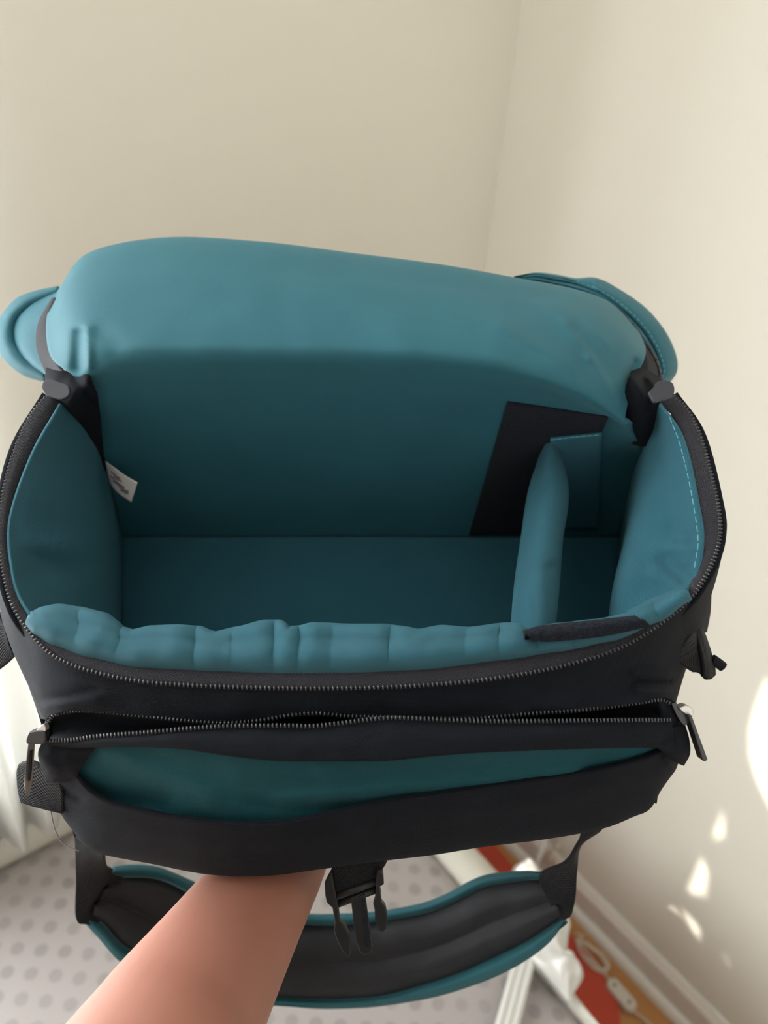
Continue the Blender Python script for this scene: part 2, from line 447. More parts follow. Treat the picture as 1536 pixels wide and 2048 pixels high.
sh = bpy.data.objects.new('sun_mask', me); COL.objects.link(sh); sh.parent = win
s = sh.modifiers.new('thickness', 'SOLIDIFY'); s.thickness = 0.01

# curtain hanging over the window's right jamb
def curtain():
    x0, x1, ztop, zbot = -0.10, 0.150, 2.40, 0.42
    nu, nv = 90, 30
    vs, fs = [], []
    for j in range(nv + 1):
        for i in range(nu + 1):
            u = i / nu; v = j / nv
            z = ztop + (zbot - ztop) * v
            x = x0 + (x1 - x0) * u + 0.012 * math.sin(v * 5) * u + (0.028 - 0.045 * v) * u
            y = YW - 0.060 + 0.018 * math.sin(u * 31 + v * 1.3) * (0.6 + 0.5 * v) + 0.006 * math.sin(u * 47 + 2)
            vs.append((x, y, z))
    for j in range(nv):
        for i in range(nu):
            a = j * (nu + 1) + i; fs.append((a, a + 1, a + nu + 2, a + nu + 1))
    o = mesh_obj('window_curtain', vs, fs, M['curtain'])
    s = o.modifiers.new('thickness', 'SOLIDIFY'); s.thickness = 0.001
    return tag(o, 'bright white sheer curtain hanging at the left edge, over the window', 'curtain')
curtain()
tube('curtain_rod', [(WIN[0] - 0.15, YW - 0.06, 2.40), (0.24, YW - 0.06, 2.40)], 0.010, M['white'], steps=4, n=10)
tag(bpy.data.objects['curtain_rod'], 'thin white rod that carries the window curtain', 'curtain rod')

# ------------------------------------------------------------------ bed under the bag
ZB = 0.36
XB, YB = 0.593, 0.862
bed = empty('low_bed', (-0.3, -0.2, 0.0))
tag(bed, 'low bed with grey dotted sheet and cream padded edge, in the room corner', 'bed')
def mattress():
    x0, x1, y0, y1 = -1.0, XB, -1.5, YB
    nu, nv = 90, 110
    vs, fs = [], []
    for j in range(nv + 1):
        for i in range(nu + 1):
            u = i / nu; v = j / nv
            x = x0 + (x1 - x0) * u; y = y0 + (y1 - y0) * v
            e = min(u * (x1 - x0), (1 - u) * (x1 - x0), v * (y1 - y0), (1 - v) * (y1 - y0))
            z = ZB - 0.012 * math.exp(-e / 0.012) + 0.004 * noise.noise(Vector((x * 6, y * 6, 1))) 
            # long soft creases of the sheet
            for (ax_, ay_, bx, by, w, h) in ((0.07, 0.55, 0.16, 0.40, 0.006, 0.005), (0.22, 0.16, 0.27, 0.10, 0.006, 0.006), (0.10, 0.30, 0.24, 0.22, 0.007, 0.004)):
                d = Vector((bx - ax_, by - ay_)); q = Vector((x - ax_, y - ay_)); t = max(0, min(1, q.dot(d) / d.dot(d)))
                z += h * math.exp(-((q - d * t).length / w) ** 2)
            vs.append((x, y, z))
    for j in range(nv):
        for i in range(nu):
            a = j * (nu + 1) + i; fs.append((a, a + 1, a + nu + 2, a + nu + 1))
    # sides and underside
    ring = [i for i in range(nu + 1)] + [j * (nu + 1) + nu for j in range(1, nu * 0 + nv + 1)] + [nv * (nu + 1) + i for i in range(nu - 1, -1, -1)] + [j * (nu + 1) for j in range(nv - 1, 0, -1)]
    n0 = len(vs)
    for k in ring: vs.append((vs[k][0], vs[k][1], 0.16))
    for k in range(len(ring)):
        k2 = (k + 1) % len(ring)
        fs.append((ring[k], n0 + k, n0 + k2, ring[k2]))
    fs.append(tuple(n0 + k for k in range(len(ring)))[::-1])
    o = mesh_obj('mattress', vs, fs, M['dots'], bed); fix_normals(o); return o
mattress()
def pad_strip(name, inner, outer, parent, mat, lift=0.012, z=ZB, zlow=0.14):
    """a rounded padded rail between an inner and an outer line on the bed top"""
    n = 40
    I = spline(V3(inner), n); O = spline(V3(outer), n)
    vs, fs = [], []
    K = 10
    for i in range(n + 1):
        a, b_ = I[i], O[i]
        vs.append((a.x, a.y, zlow))
        for k in range(K + 1):
            t = k / K
            p = a.lerp(b_, t); h = z - 0.010 + (lift + 0.010) * math.sin(math.pi * (0.08 + 0.84 * t)) ** 0.6
            vs.append((p.x, p.y, h))
        vs.append((b_.x, b_.y, zlow))
    W = K + 3
    for i in range(n):
        for k in range(W):
            k2 = (k + 1) % W
            fs.append((i * W + k, i * W + k2, (i + 1) * W + k2, (i + 1) * W + k))
    fs.append(tuple(range(W))[::-1]); fs.append(tuple(n * W + k for k in range(W)))
    o = mesh_obj(name, vs, fs, mat, parent); fix_normals(o); return o
pad_strip('padded_edge', [(XB + 0.001, YB, 0), (XB + 0.001, 0.5, 0), (XB + 0.001, 0.30, 0), (XB + 0.001, 0.18, 0), (XB + 0.001, -0.3, 0), (XB + 0.001, -1.5, 0)],
          [(XB + 0.062, YB, 0), (XB + 0.058, 0.5, 0), (XB + 0.052, 0.33, 0), (XB + 0.012, 0.18, 0), (XB + 0.010, -0.3, 0), (XB + 0.010, -1.5, 0)], bed, M['cream'])
pad_strip('padded_edge', [(-1.0, YB + 0.001, 0), (-0.3, YB + 0.001, 0), (0.2, YB + 0.001, 0), (XB + 0.06, YB + 0.001, 0)],
          [(-1.0, YB + 0.033, 0), (-0.3, YB + 0.033, 0), (0.2, YB + 0.033, 0), (XB + 0.06, YB + 0.033, 0)], bed, M['cream'], lift=0.045)
boxes('bed_base', [(-0.98, XB - 0.02, -1.48, YB - 0.02, 0.03, 0.16)], M['cream'], bed, bevel=0.005)
for (x, y) in ((-0.9, -1.4), (XB - 0.1, -1.4), (-0.9, YB - 0.1), (XB - 0.1, YB - 0.1)):
    tube('leg', [(x, y, 0.0), (x, y, 0.031)], 0.025, M['white'], bed, n=12, straight=True)

# ------------------------------------------------------------------ things in the gap beside the bed
# red rug on the floor
edge = [(960, 1660), (990, 1692), (1015, 1722), (1080, 1795), (1140, 1872), (1185, 1915), (1213, 1958), (1234, 2008), (1240, 2050), (1236, 2110)]
pts = [onz(px, py, 0.006) for px, py in edge]
pts = spline(pts, 40)
rug = slab('red_rug', pts + [Vector((0.45, pts[-1].y, 0.006)), Vector((0.45, pts[0].y, 0.006))], 0.010, M['red'], normal=Vector((0, 0, 1)))
tag(rug, 'red rug with rounded rim on the wooden floor beside the bed', 'rug')

# white ribbed plastic strip lying across the bed edge
def ribbed_bar():
    a, b_ = onz(1064, 1862, ZB + 0.022), onz(985, 2160, ZB + 0.022)
    d = (b_ - a).normalized(); s_ = Vector((0, 0, 1)).cross(d).normalized()
    prof = []
    w = 0.0150
    for k in range(25):
        t = k / 24 * 2 - 1
        prof.append((t * w, 0.004 + 0.0022 * math.cos(t * 3 * math.pi)))
    prof += [(w, -0.004), (-w, -0.004)]
    n = len(prof)
    vs = [a + s_ * x + Vector((0, 0, z)) for x, z in prof] + [b_ + s_ * x + Vector((0, 0, z)) for x, z in prof]
    fs = [tuple(range(n)), tuple(range(n, 2 * n))[::-1]] + [(i, n + i, n + (i + 1) % n, (i + 1) % n) for i in range(n)]
    o = mesh_obj('ribbed_strip', vs, fs, M['white'], None, False); fix_normals(o)
    return tag(o, 'white ribbed plastic strip lying on the dotted bed sheet below the strap', 'plastic strip')
rb = ribbed_bar()
# thin white rod leaning on the right wall
a = onz(1044, 1806, 0.0); b_ = onright(1108, 1630, 0.006)
rod = tube('thin_rod', [a, b_], 0.0055, M['white'], straight=True, n=12)
tag(rod, 'thin straight white rod leaning on the wall behind the strap', 'rod')

# crumpled white plastic bag over the bed edge
def plastic_bag():
    outline = [(1018, 1752), (1032, 1730), (1052, 1722), (1068, 1732), (1090, 1760), (1120, 1800), (1140, 1842), (1137, 1868), (1136, 1905), (1152, 1925),
               (1167, 1948), (1160, 1968), (1148, 1985), (1140, 2002), (1128, 1990), (1098, 1955), (1066, 1918), (1040, 1880), (1020, 1830), (1012, 1790)]
    P = [onz(px, py, ZB + 0.030) for px, py in outline]
    n = len(P)
    cen = sum(P, Vector()) / n
    rings = 9
    rim = spline(P + [P[0]], 96)[:-1]
    vs, fs = [], []
    axis_a, axis_b = P[2], P[13]
    for r in range(rings + 1):
        t = r / rings
        for k, p in enumerate(rim):
            # shrink towards the middle line, not to one point
            d = axis_b - axis_a; s_ = max(0.12, min(0.88, (p - axis_a).dot(d) / d.dot(d)))
            core = axis_a + d * s_
            q = p.lerp(core, t)
            h = 0.020 * math.sin(t * math.pi / 2) + 0.017 * noise.noise(q * 28) * min(1, 3 * t) + 0.014 * abs(noise.noise(q * 60)) * min(1, 3 * t)
            vs.append((q.x, q.y, q.z + h))
    m2 = len(rim)
    for r in range(rings):
        for k in range(m2):
            k2 = (k + 1) % m2
            fs.append((r * m2 + k, r * m2 + k2, (r + 1) * m2 + k2, (r + 1) * m2 + k))
    n0 = len(vs)
    for p in rim: vs.append((p.x * 0.98 + cen.x * 0.02, p.y * 0.98 + cen.y * 0.02, p.z - 0.012))
    for k in range(m2):
        k2 = (k + 1) % m2
        fs.append((k, n0 + k, n0 + k2, k2))
    fs.append(tuple(n0 + k for k in range(m2)))
    o = mesh_obj('plastic_bag', vs, fs, M['film']); fix_normals(o)
    return tag(o, 'crumpled glossy white plastic bag on the bed edge behind the strap', 'plastic bag')
plastic_bag()

# lamp cord with an inline switch
cord = empty('lamp_cord', onz(1240, 1990, 0.0))
tag(cord, 'pale lamp cord with inline switch coiled on the wooden floor by the skirting', 'cord')
def floor_px(l, z=0.005): return [onz(px, py, z) for px, py in l]
coil = [(1150, 1866), (1166, 1874), (1152, 1882)]
for k in range(22):                                   # three long loops
    th = k / 7 * 2 * math.pi; g = k / 21
    u_, w_ = -44 * math.cos(th) * (0.9 + 0.12 * math.sin(k)), (9 + 9 * g) * math.sin(th)
    coil.append((1184 + 0.72 * u_ + 0.69 * w_ + 6 * g, 1914 + 0.69 * u_ - 0.72 * w_ + 4 * g))
coil += [(1210, 1952), (1220, 1966)]
tube('cord_run', [p + Vector((0, 0, 0.003 * (k % 3))) for k, p in enumerate(floor_px(coil, 0.013))], 0.0019, M['cord'], cord, n=8, steps=220)
tube('cord_run', floor_px([(1262, 2018), (1280, 2032), (1300, 2050), (1330, 2080)], 0.008), 0.0022, M['cord'], cord, n=8, steps=30)
sa, sb_ = onz(1224, 1970, 0.012), onz(1260, 2012, 0.012)
d = (sb_ - sa).normalized(); s_ = Vector((0, 0, 1)).cross(d)
L = (sb_ - sa).length / 2 + 0.010; W = 0.0135
out = []
for k in range(24):
    th = 2 * math.pi * k / 24
    cx = (L - W) * (1 if math.cos(th) > 0 else -1)
    out.append((sa + sb_) / 2 + d * (cx + W * math.cos(th)) + s_ * W * math.sin(th))
sw = slab('inline_switch', out, 0.016, M['switch'], cord, Vector((0, 0, 1)), bevel=0.004)
for q in (-0.55, 0.55):
    p = (sa + sb_) / 2 + d * (L * q) + Vector((0, 0, 0.008))
    tube('screw', [p, p + Vector((0, 0, 0.0012))], 0.0030, M['screw'], sw, n=10, straight=True)
# small cord loop by the far skirting
c2 = [(1116, 1690), (1104, 1700), (1092, 1712), (1090, 1724), (1102, 1728), (1112, 1718), (1108, 1706), (1096, 1704), (1094, 1718)]
lp = tube('cord_loop', [onright(px, py, 0.024) for px, py in c2], 0.0032, M['cord'], None, n=8, steps=60)
tag(lp, 'small loop of pale cord hanging by the skirting behind the strap', 'cord')

# ------------------------------------------------------------------ the camera bag
def zr(y): return 0.3977 / (1 + 0.494 * (y - 1024) / F)         # depth of the tilted rim plane
bag = empty('camera_bag', C(700, 1500, 0.47))
tag(bag, 'open black camera bag with teal lining, held up on a forearm', 'camera bag')

RIM = [(95, 790), (60, 835), (30, 900), (8, 980), (0, 1060), (5, 1130), (22, 1200), (50, 1250), (100, 1305), (170, 1338), (280, 1362), (420, 1372), (560, 1376),
       (700, 1376), (850, 1370), (1000, 1355), (1130, 1330), (1240, 1295), (1330, 1240), (1390, 1185), (1425, 1125), (1440, 1070), (1436, 1010), (1420, 940), (1400, 870), (1375, 820), (1345, 790)]
INN = [(118, 806), (92, 850), (60, 910), (32, 975), (16, 1040), (14, 1110), (35, 1195), (64, 1243), (112, 1282), (180, 1305), (280, 1325), (420, 1332), (560, 1337),
       (700, 1336), (850, 1329), (1000, 1310), (1120, 1292), (1220, 1272), (1310, 1236), (1368, 1190), (1398, 1135), (1405, 1080), (1396, 1010), (1382, 940), (1366, 880), (1348, 835), (1318, 808)]
rim3 = [(x, y, zr(y)) for x, y in RIM]
inn3 = [(x, y, zr(y) + 0.003) for x, y in INN]
mid3 = [((a[0] * .5 + b_[0] * .5), (a[1] * .5 + b_[1] * .5), (a[2] + b_[2]) / 2 - 0.0015) for a, b_ in zip(rim3, inn3)]
patch('zipper_tape', [rim3, mid3, inn3], M['tape'], bag, nu=200, nv=6, thick=0.0012)

def teeth(name, path, spacing, size, parent, mat, up=None, n=None):
    """coil teeth along a path of (px, py, z): many tiny bars in one mesh"""
    P = [C(*p) for p in path]
    P = spline(P, max(200, len(P) * 40))
    vs, fs = [], []
    acc = 0.0; nxt = 0.0
    camp = Vector((0, 0, CAM_H))
    for a, b_ in zip(P, P[1:]):
        L_ = (b_ - a).length
        while nxt <= acc + L_ and L_ > 0:
            p = a.lerp(b_, (nxt - acc) / L_)
            t = (b_ - a).normalized(); w = (camp - p).normalized(); s_ = t.cross(w).normalized(); w = s_.cross(t)
            for (e, hgt) in ((1.0, 0.0), ):
                # a rounded bar: octagonal bead, longer across than along
                base = len(vs)
                for k in range(6):
                    th = 2 * math.pi * k / 6
                    vs.append(p - s_ * size[1] + (t * math.cos(th) * size[0] + w * math.sin(th) * size[2]))
                for k in range(6):
                    th = 2 * math.pi * k / 6
                    vs.append(p + s_ * size[1] + (t * math.cos(th) * size[0] + w * math.sin(th) * size[2]))
                for k in range(6):
                    k2 = (k + 1) % 6
                    fs.append((base + k, base + k2, base + 6 + k2, base + 6 + k))
                fs.append(tuple(base + k for k in range(6))[::-1]); fs.append(tuple(base + 6 + k for k in range(6)))
            nxt += spacing
        acc += L_
    o = mesh_obj(name, vs, fs, mat, parent)
    o['kind'] = 'stuff'
    return o
teeth('zipper_teeth', [(x, y, z - 0.0010) for x, y, z in rim3], 0.0021, (0.00055, 0.0011, 0.0009), bag, M['teeth'])

# --- lid folded back
LID0 = [(148, 752, .432), (225, 722, .419), (360, 712, .416), (520, 711, .415), (700, 713, .415), (880, 719, .415), (1000, 733, .416), (1110, 765, .419), (1190, 800, .424), (1250, 840, .434)]
LID = [
    LID0,
    [(103, 716, .444), (185, 686, .418), (350, 674, .416), (520, 674, .4155), (700, 677, .4155), (880, 684, .416), (1010, 697, .417), (1130, 722, .420), (1215, 757, .427), (1268, 762, .444)],
    [(92, 658, .458), (160, 627, .430), (340, 610, .429), (520, 612, .428), (700, 620, .428), (880, 630, .429), (1020, 640, .431), (1150, 658, .434), (1238, 685, .442), (1290, 715, .458)],
    [(100, 610, .482), (155, 565, .452), (330, 538, .451), (520, 546, .450), (700, 560, .450), (880, 575, .451), (1030, 592, .453), (1160, 612, .457), (1238, 640, .466), (1288, 685, .480)],
    [(128, 566, .512), (178, 505, .488), (330, 476, .484), (520, 484, .482), (700, 506, .482), (880, 529, .482), (1035, 556, .484), (1150, 578, .489), (1220, 605, .497), (1268, 655, .506)],
    [(150, 582, .535), (200, 528, .520), (330, 502, .517), (520, 510, .515), (700, 530, .515), (880, 552, .515), (1035, 578, .517), (1140, 600, .520), (1205, 630, .525), (1245, 675, .530)],
    [(165, 640, .545), (215, 610, .540), (330, 600, .538), (520, 605, .537), (700, 615, .537), (880, 630, .537), (1030, 650, .538), (1130, 668, .540), (1190, 690, .542), (1230, 720, .545)],
]
def seg(px, py, a, b_, w, wl=None):
    """smooth bump along a segment a-b of half width w"""
    d = Vector((b_[0] - a[0], b_[1] - a[1])); q = Vector((px - a[0], py - a[1]))
    L2 = d.dot(d); t = q.dot(d) / L2; tt = max(0, min(1, t))
    dist = (q - d * tt).length
    return math.exp(-(dist / w) ** 2)
def lid_dz(px, py):
    d = 0
    d -= 0.0022 * seg(px, py, (1125, 645), (1180, 715), 8) + 0.0026 * seg(px, py, (1180, 715), (1240, 812), 9)   # diagonal ridge on the right
    d += 0.0020 * seg(px, py, (1160, 660), (1225, 745), 24)
    d -= 0.0014 * seg(px, py, (1110, 610), (1215, 690), 13)
    d -= 0.0016 * seg(px, py, (1000, 655), (1140, 735), 17)
    d += 0.0020 * seg(px, py, (1030, 620), (1100, 665), 30)
    d += 0.0010 * seg(px, py, (860, 620), (960, 690), 28) - 0.0008 * seg(px, py, (760, 640), (820, 690), 30)
    d -= 0.0030 * seg(px, py, (176, 655), (178, 735), 7)               # puckered seam by the left hinge
    d += 0.0055 * seg(px, py, (158, 668), (155, 735), 13)
    d += 0.0020 * seg(px, py, (205, 665), (230, 690), 22)
    d += 0.0007 * seg(px, py, (560, 600), (575, 680), 30)
    d += 0.0060 * seg(px, py, (1270, 725), (1262, 745), 9)
    return d

def lerp_row(x0, x1, y, z, n=10, curve=0.0):
    out = []
    for i in range(n):
        t = i / (n - 1)
        out.append((x0 + (x1 - x0) * t, y + curve * math.sin(math.pi * t), z))
    return out
BACK = [LID0,
        [(172, 778, .445), (245, 765, .436), (365, 762, .434), (525, 762, .4335), (700, 763, .4335), (880, 766, .4335), (1000, 772, .434), (1105, 790, .436), (1180, 820, .439), (1262, 862, .449)],
        [(178, 832, .470), (258, 826, .461), (370, 825, .460), (530, 825, .460), (700, 825, .460), (880, 826, .460), (1000, 828, .460), (1100, 838, .461), (1180, 858, .464), (1282, 895, .476)],
        lerp_row(194, 1284, 920, .505), lerp_row(228, 1268, 1005, .548), lerp_row(240, 1238, 1074, .585)]
back_o = patch('back_lining', LID[:0:-1] + [LID0] + BACK[1:], M['teal_smooth'], bag, nu=150, nv=150, thick=0.004, dz=lid_dz, wob=0.0014, wf=20)
from mathutils.bvhtree import BVHTree
def surf(o):
    off = base_of(o.parent)
    return BVHTree.FromPolygons([v.co + off for v in o.data.vertices], [tuple(p.vertices) for p in o.data.polygons])
FWD = (R @ Vector((0, 0, 1))).normalized()
def depth_on(tree, px, py, default):
    d = cdir(px, py).normalized()
    h = tree.ray_cast(Vector((0, 0, CAM_H)), d)
    return (h[0] - Vector((0, 0, CAM_H))).dot(FWD) if h[0] is not None else default
BACK_T = surf(back_o)
patch('base_lining', [lerp_row(240, 1238, 1074, .585), lerp_row(238, 1238, 1150, .574), lerp_row(236, 1238, 1290, .553), lerp_row(234, 1238, 1480, .525)], M['teal'], bag, nu=60, nv=30, thick=0.004, wob=0.002, wf=14)
SL = [[(118, 806, zr(806)), (60, 910, zr(910)), (16, 1040, zr(1040)), (20, 1140, zr(1140)), (35, 1195, zr(1195)), (66, 1246, zr(1246))],
      [(150, 830, .452), (100, 930, .432), (62, 1050, .412), (60, 1130, .404), (72, 1190, .397), (100, 1262, .388)],
      [(185, 872, .480), (165, 975, .468), (150, 1080, .452), (150, 1150, .442), (152, 1210, .432), (165, 1290, .420)],
      [(210, 950, .527), (220, 1020, .520), (222, 1120, .508), (224, 1190, .498), (225, 1260, .487), (226, 1340, .470)],
      [(240, 1074, .585), (240, 1150, .574), (239, 1230, .562), (238, 1310, .550), (236, 1390, .538), (234, 1480, .525)]]
def sl_dz(px, py):
    return 0.006 * seg(px, py, (95, 1040), (150, 1050), 30) + 0.005 * seg(px, py, (75, 1120), (140, 1150), 26) - 0.004 * seg(px, py, (60, 1085), (110, 1090), 22)
patch('side_lining', SL, M['teal'], bag, nu=60, nv=50, thick=0.0015, wob=0.003, wf=30, dz=sl_dz)
SR = [[(1318, 808, zr(808)), (1366, 880, zr(880)), (1396, 1010, zr(1010)), (1405, 1085, zr(1085)), (1392, 1145, zr(1145)), (1352, 1205, zr(1205))],
      [(1305, 845, .452), (1330, 930, .430), (1345, 1040, .414), (1348, 1110, .405), (1338, 1170, .399), (1310, 1232, .392)],
      [(1290, 885, .475), (1284, 975, .452), (1262, 1065, .438), (1244, 1130, .430), (1230, 1195, .422), (1224, 1275, .414)],
      [(1262, 960, .525), (1252, 1035, .510), (1242, 1115, .495), (1230, 1185, .480), (1222, 1265, .462), (1218, 1345, .452)],
      [(1238, 1074, .585), (1238, 1150, .574), (1238, 1230, .562), (1238, 1310, .550), (1238, 1390, .538), (1238, 1480, .525)]]
def sr_dz(px, py):
    return 0.004 * seg(px, py, (1330, 1120), (1375, 1160), 14) - 0.003 * seg(px, py, (1310, 1150), (1370, 1178), 14) + 0.003 * seg(px, py, (1345, 1060), (1380, 1075), 16) - 0.002 * seg(px, py, (1340, 1095), (1390, 1100), 12)
patch('side_lining', SR, M['teal'], bag, nu=60, nv=50, thick=0.0015, wob=0.0025, wf=30, dz=sr_dz, seed=9.0)

# --- front lip of the lining
EDGE = [(60, 1240), (75, 1262), (112, 1284), (180, 1307), (280, 1327), (420, 1334), (560, 1339), (700, 1338), (850, 1331), (1000, 1312), (1120, 1294), (1220, 1274), (1310, 1238), (1372, 1192)]
CREST = [(60, 1236), (85, 1224), (107, 1220), (150, 1226), (200, 1237), (218, 1250), (235, 1264), (260, 1271), (278, 1267), (295, 1263), (345, 1261), (395, 1264), (410, 1271), (425, 1275), (470, 1265), (525, 1252), (555, 1252), (570, 1265),
         (595, 1263), (620, 1257), (700, 1260), (765, 1260), (800, 1264), (833, 1270), (878, 1262), (933, 1266), (1008, 1257), (1028, 1258), (1048, 1270), (1110, 1258), (1190, 1250), (1265, 1236), (1275, 1226), (1320, 1206), (1372, 1188)]
XS = [60 + (1372 - 60) * i / 180 for i in range(181)]
def pleat(x):
    return 0.0060 * (0.64 - abs(math.sin(x / 28.0 + 1.3 * math.sin(x / 88) + 0.5 * math.sin(x / 31))) ** 0.8) * (0.65 + 0.35 * math.sin(x / 41))
FL = [[(x, interp(EDGE, x), zr(interp(EDGE, x)) + 0.002) for x in XS],
      [(x + 2, interp(EDGE, x) * .7 + interp(CREST, x) * .3, zr(interp(EDGE, x)) - 0.0035 + 0.5 * pleat(x)) for x in XS],
      [(x + 4, interp(EDGE, x) * .35 + interp(CREST, x) * .65, zr(interp(CREST, x)) - 0.0055 + pleat(x)) for x in XS],
      [(x + 5, interp(CREST, x), zr(interp(CREST, x)) + 0.004 + 0.6 * pleat(x)) for x in XS],
      [(768 + (x - 768) * .96, interp(CREST, x) + 16, .405) for x in XS],
      [(768 + (x - 768) * .88, 1340, .45) for x in XS],
      [(768 + (x - 768) * .80, 1478, .524) for x in XS]]
fl_o = patch('front_lining', FL, M['teal'], bag, nu=360, nv=42, thick=0.003, wob=0.0010, wf=60)
# stitches along the lining edge
def stitches(name, path, length, gap, rad, mat, parent):
    P = spline([C(*p) for p in path], 600)
    vs, fs = [], []
    acc = 0; seg_pts = []; on = True
    cur = [P[0]]; lim = length
    for a, b_ in zip(P, P[1:]):
        acc += (b_ - a).length
        cur.append(b_)
        if acc >= lim:
            if on and len(cur) > 1:
                v, f = tube_data(cur, rad, 5); n0 = len(vs); vs += v; fs += [tuple(n0 + q for q in ff) for ff in f]
            on = not on; acc = 0; lim = length if on else gap; cur = [b_]
    o = mesh_obj(name, vs, fs, mat, parent); o['kind'] = 'stuff'; return o
FL_T = surf(fl_o)
stitches('stitching', [(x, interp(EDGE, x) - 12, depth_on(FL_T, x, interp(EDGE, x) - 12, .36) - 0.0006) for x in XS[8:132]], 0.0042, 0.0018, 0.00055, M['thread'], bag)
stitches('stitching', [(x - 9, y, zr(y) - 0.001) for x, y in INN[20:26]], 0.0035, 0.0014, 0.00035, M['thread'], bag)

# --- hook and loop strip on the lip, patch on the back wall
VE = [(1044, 1259), (1075, 1250), (1110, 1245), (1150, 1241), (1190, 1237), (1230, 1233), (1268, 1229)]
VB = [(1066, 1284), (1100, 1286), (1140, 1283), (1180, 1279), (1220, 1273), (1262, 1264), (1304, 1254)]
VE = [(p.x, p.y) for p in spline(V3([(x, y, 0) for x, y in VE]), 30)]; VB = [(p.x, p.y) for p in spline(V3([(x, y, 0) for x, y in VB]), 30)]
def onlip(x, y, lift): return (x, y, zr(y) - 0.0075 - lift)
HS = [[(a[0] + (b_[0] - a[0]) * t, a[1] + (b_[1] - a[1]) * t) for a, b_ in zip(VE, VB)] for t in (0.06, 0.3, 0.6, 0.94)]
patch('hook_strip', [[onlip(x, y, 0.0040) for x, y in HS[0]], [onlip(x, y, 0.0070) for x, y in HS[1]], [onlip(x, y, 0.0070) for x, y in HS[2]], [onlip(x, y, 0.0045) for x, y in HS[3]]],
      M['velcro'], bag, nu=140, nv=40, thick=0.004, wob=0.0010, wf=420)
def zback(py):
    tab = [(711, .415), (763, .4335), (825, .460), (920, .503), (1005, .548), (1074, .585)]
    return interp(tab, py)
def wall_patch(name, q, mat, lift, nu=20, nv=20, n=6, wob=0.0):
    (tl, tr, br, bl) = q
    rows = []
    for j in range(n):
        v = j / (n - 1); row = []
        for i in range(n):
            u = i / (n - 1)
            x = (tl[0] * (1 - u) + tr[0] * u) * (1 - v) + (bl[0] * (1 - u) + br[0] * u) * v
            y = (tl[1] * (1 - u) + tr[1] * u) * (1 - v) + (bl[1] * (1 - u) + br[1] * u) * v
            row.append((x, y, depth_on(BACK_T, x, y, zback(y)) - lift))
        rows.append(row)
    return patch(name, rows, mat, bag, nu=nu, nv=nv, thick=0.0012, wob=wob, wf=300)
wall_patch('loop_patch', [(1016, 806), (1216, 836), (1120, 1070), (938, 1070)], M['velcro'], 0.0035, 40, 40, wob=0.0004)

# --- padded divider
DV = [
    [(1096, 930, .535), (1085, 1000, .540), (1078, 1080, .535), (1072, 1160, .528), (1068, 1260, .52)],
    [(1088, 905, .508), (1062, 985, .487), (1048, 1080, .462), (1036, 1170, .440), (1028, 1275, .418)],
    [(1092, 888, .494), (1082, 980, .465), (1066, 1080, .438), (1052, 1170, .417), (1046, 1275, .396)],
    [(1099, 877, .487), (1105, 975, .458), (1090, 1080, .430), (1078, 1170, .410), (1072, 1275, .390)],
    [(1112, 892, .493), (1128, 980, .466), (1114, 1080, .438), (1108, 1170, .418), (1098, 1275, .398)],
    [(1118, 915, .506), (1131, 990, .487), (1119, 1085, .462), (1112, 1175, .440), (1102, 1275, .418)],
    [(1122, 950, .535), (1122, 1010, .540), (1116, 1090, .535), (1110, 1170, .528), (1104, 1265, .52)],
]
def dv_dz(px, py): return 0.0035 * seg(px, py, (1095, 1135), (1125, 1128), 9) - 0.0012 * seg(px, py, (1080, 1160), (1085, 1240), 10)
patch('divider', DV, M['teal'], bag, nu=50, nv=50, thick=0.002, wob=0.001, wf=50, dz=dv_dz)
fl_ = wall_patch('divider_flap', [(1100, 878), (1203, 868), (1196, 1060), (1112, 1060)], M['teal'], 0.0065, 16, 20)
stitches('stitching', [(x, y, depth_on(BACK_T, x, y, .47) - .0085) for x, y in ((1102, 880), (1150, 874), (1201, 870))], 0.0030, 0.0006, 0.0004, M['thread'], bag)

# --- care tag sewn into the left seam
tagrows = [[(210, 922, .492), (228, 935, .486), (250, 951, .480), (274, 965, .474)],
           [(214, 944, .495), (228, 960, .489), (246, 975, .484), (268, 986, .480)],
           [(219, 966, .499), (230, 981, .493), (245, 994, .489), (262, 1005, .486)]]
ct = patch('care_tag', tagrows, M['tag'], bag, nu=16, nv=12, thick=0.0005)
def tag_pt(u, v):
    g = camgrid(tagrows); rr = [spline(r, 30)[int(u * 30)] for r in g]; p = spline(rr, 30)[int(v * 30)]
    return R @ (p * 0.9985) + Vector((0, 0, CAM_H))
for (v, u0, u1, w) in ((0.26, 0.24, 0.56, 0.00045), (0.34, 0.34, 0.60, 0.0005), (0.48, 0.20, 0.72, 0.00045), (0.58, 0.30, 0.84, 0.0006), (0.66, 0.62, 0.86, 0.0007)):
    tube('print_line', [tag_pt(u0 + (u1 - u0) * k / 6, v + 0.02 * math.sin(k * 2)) for k in range(7)], w, M['ink'], ct, n=4, steps=18)

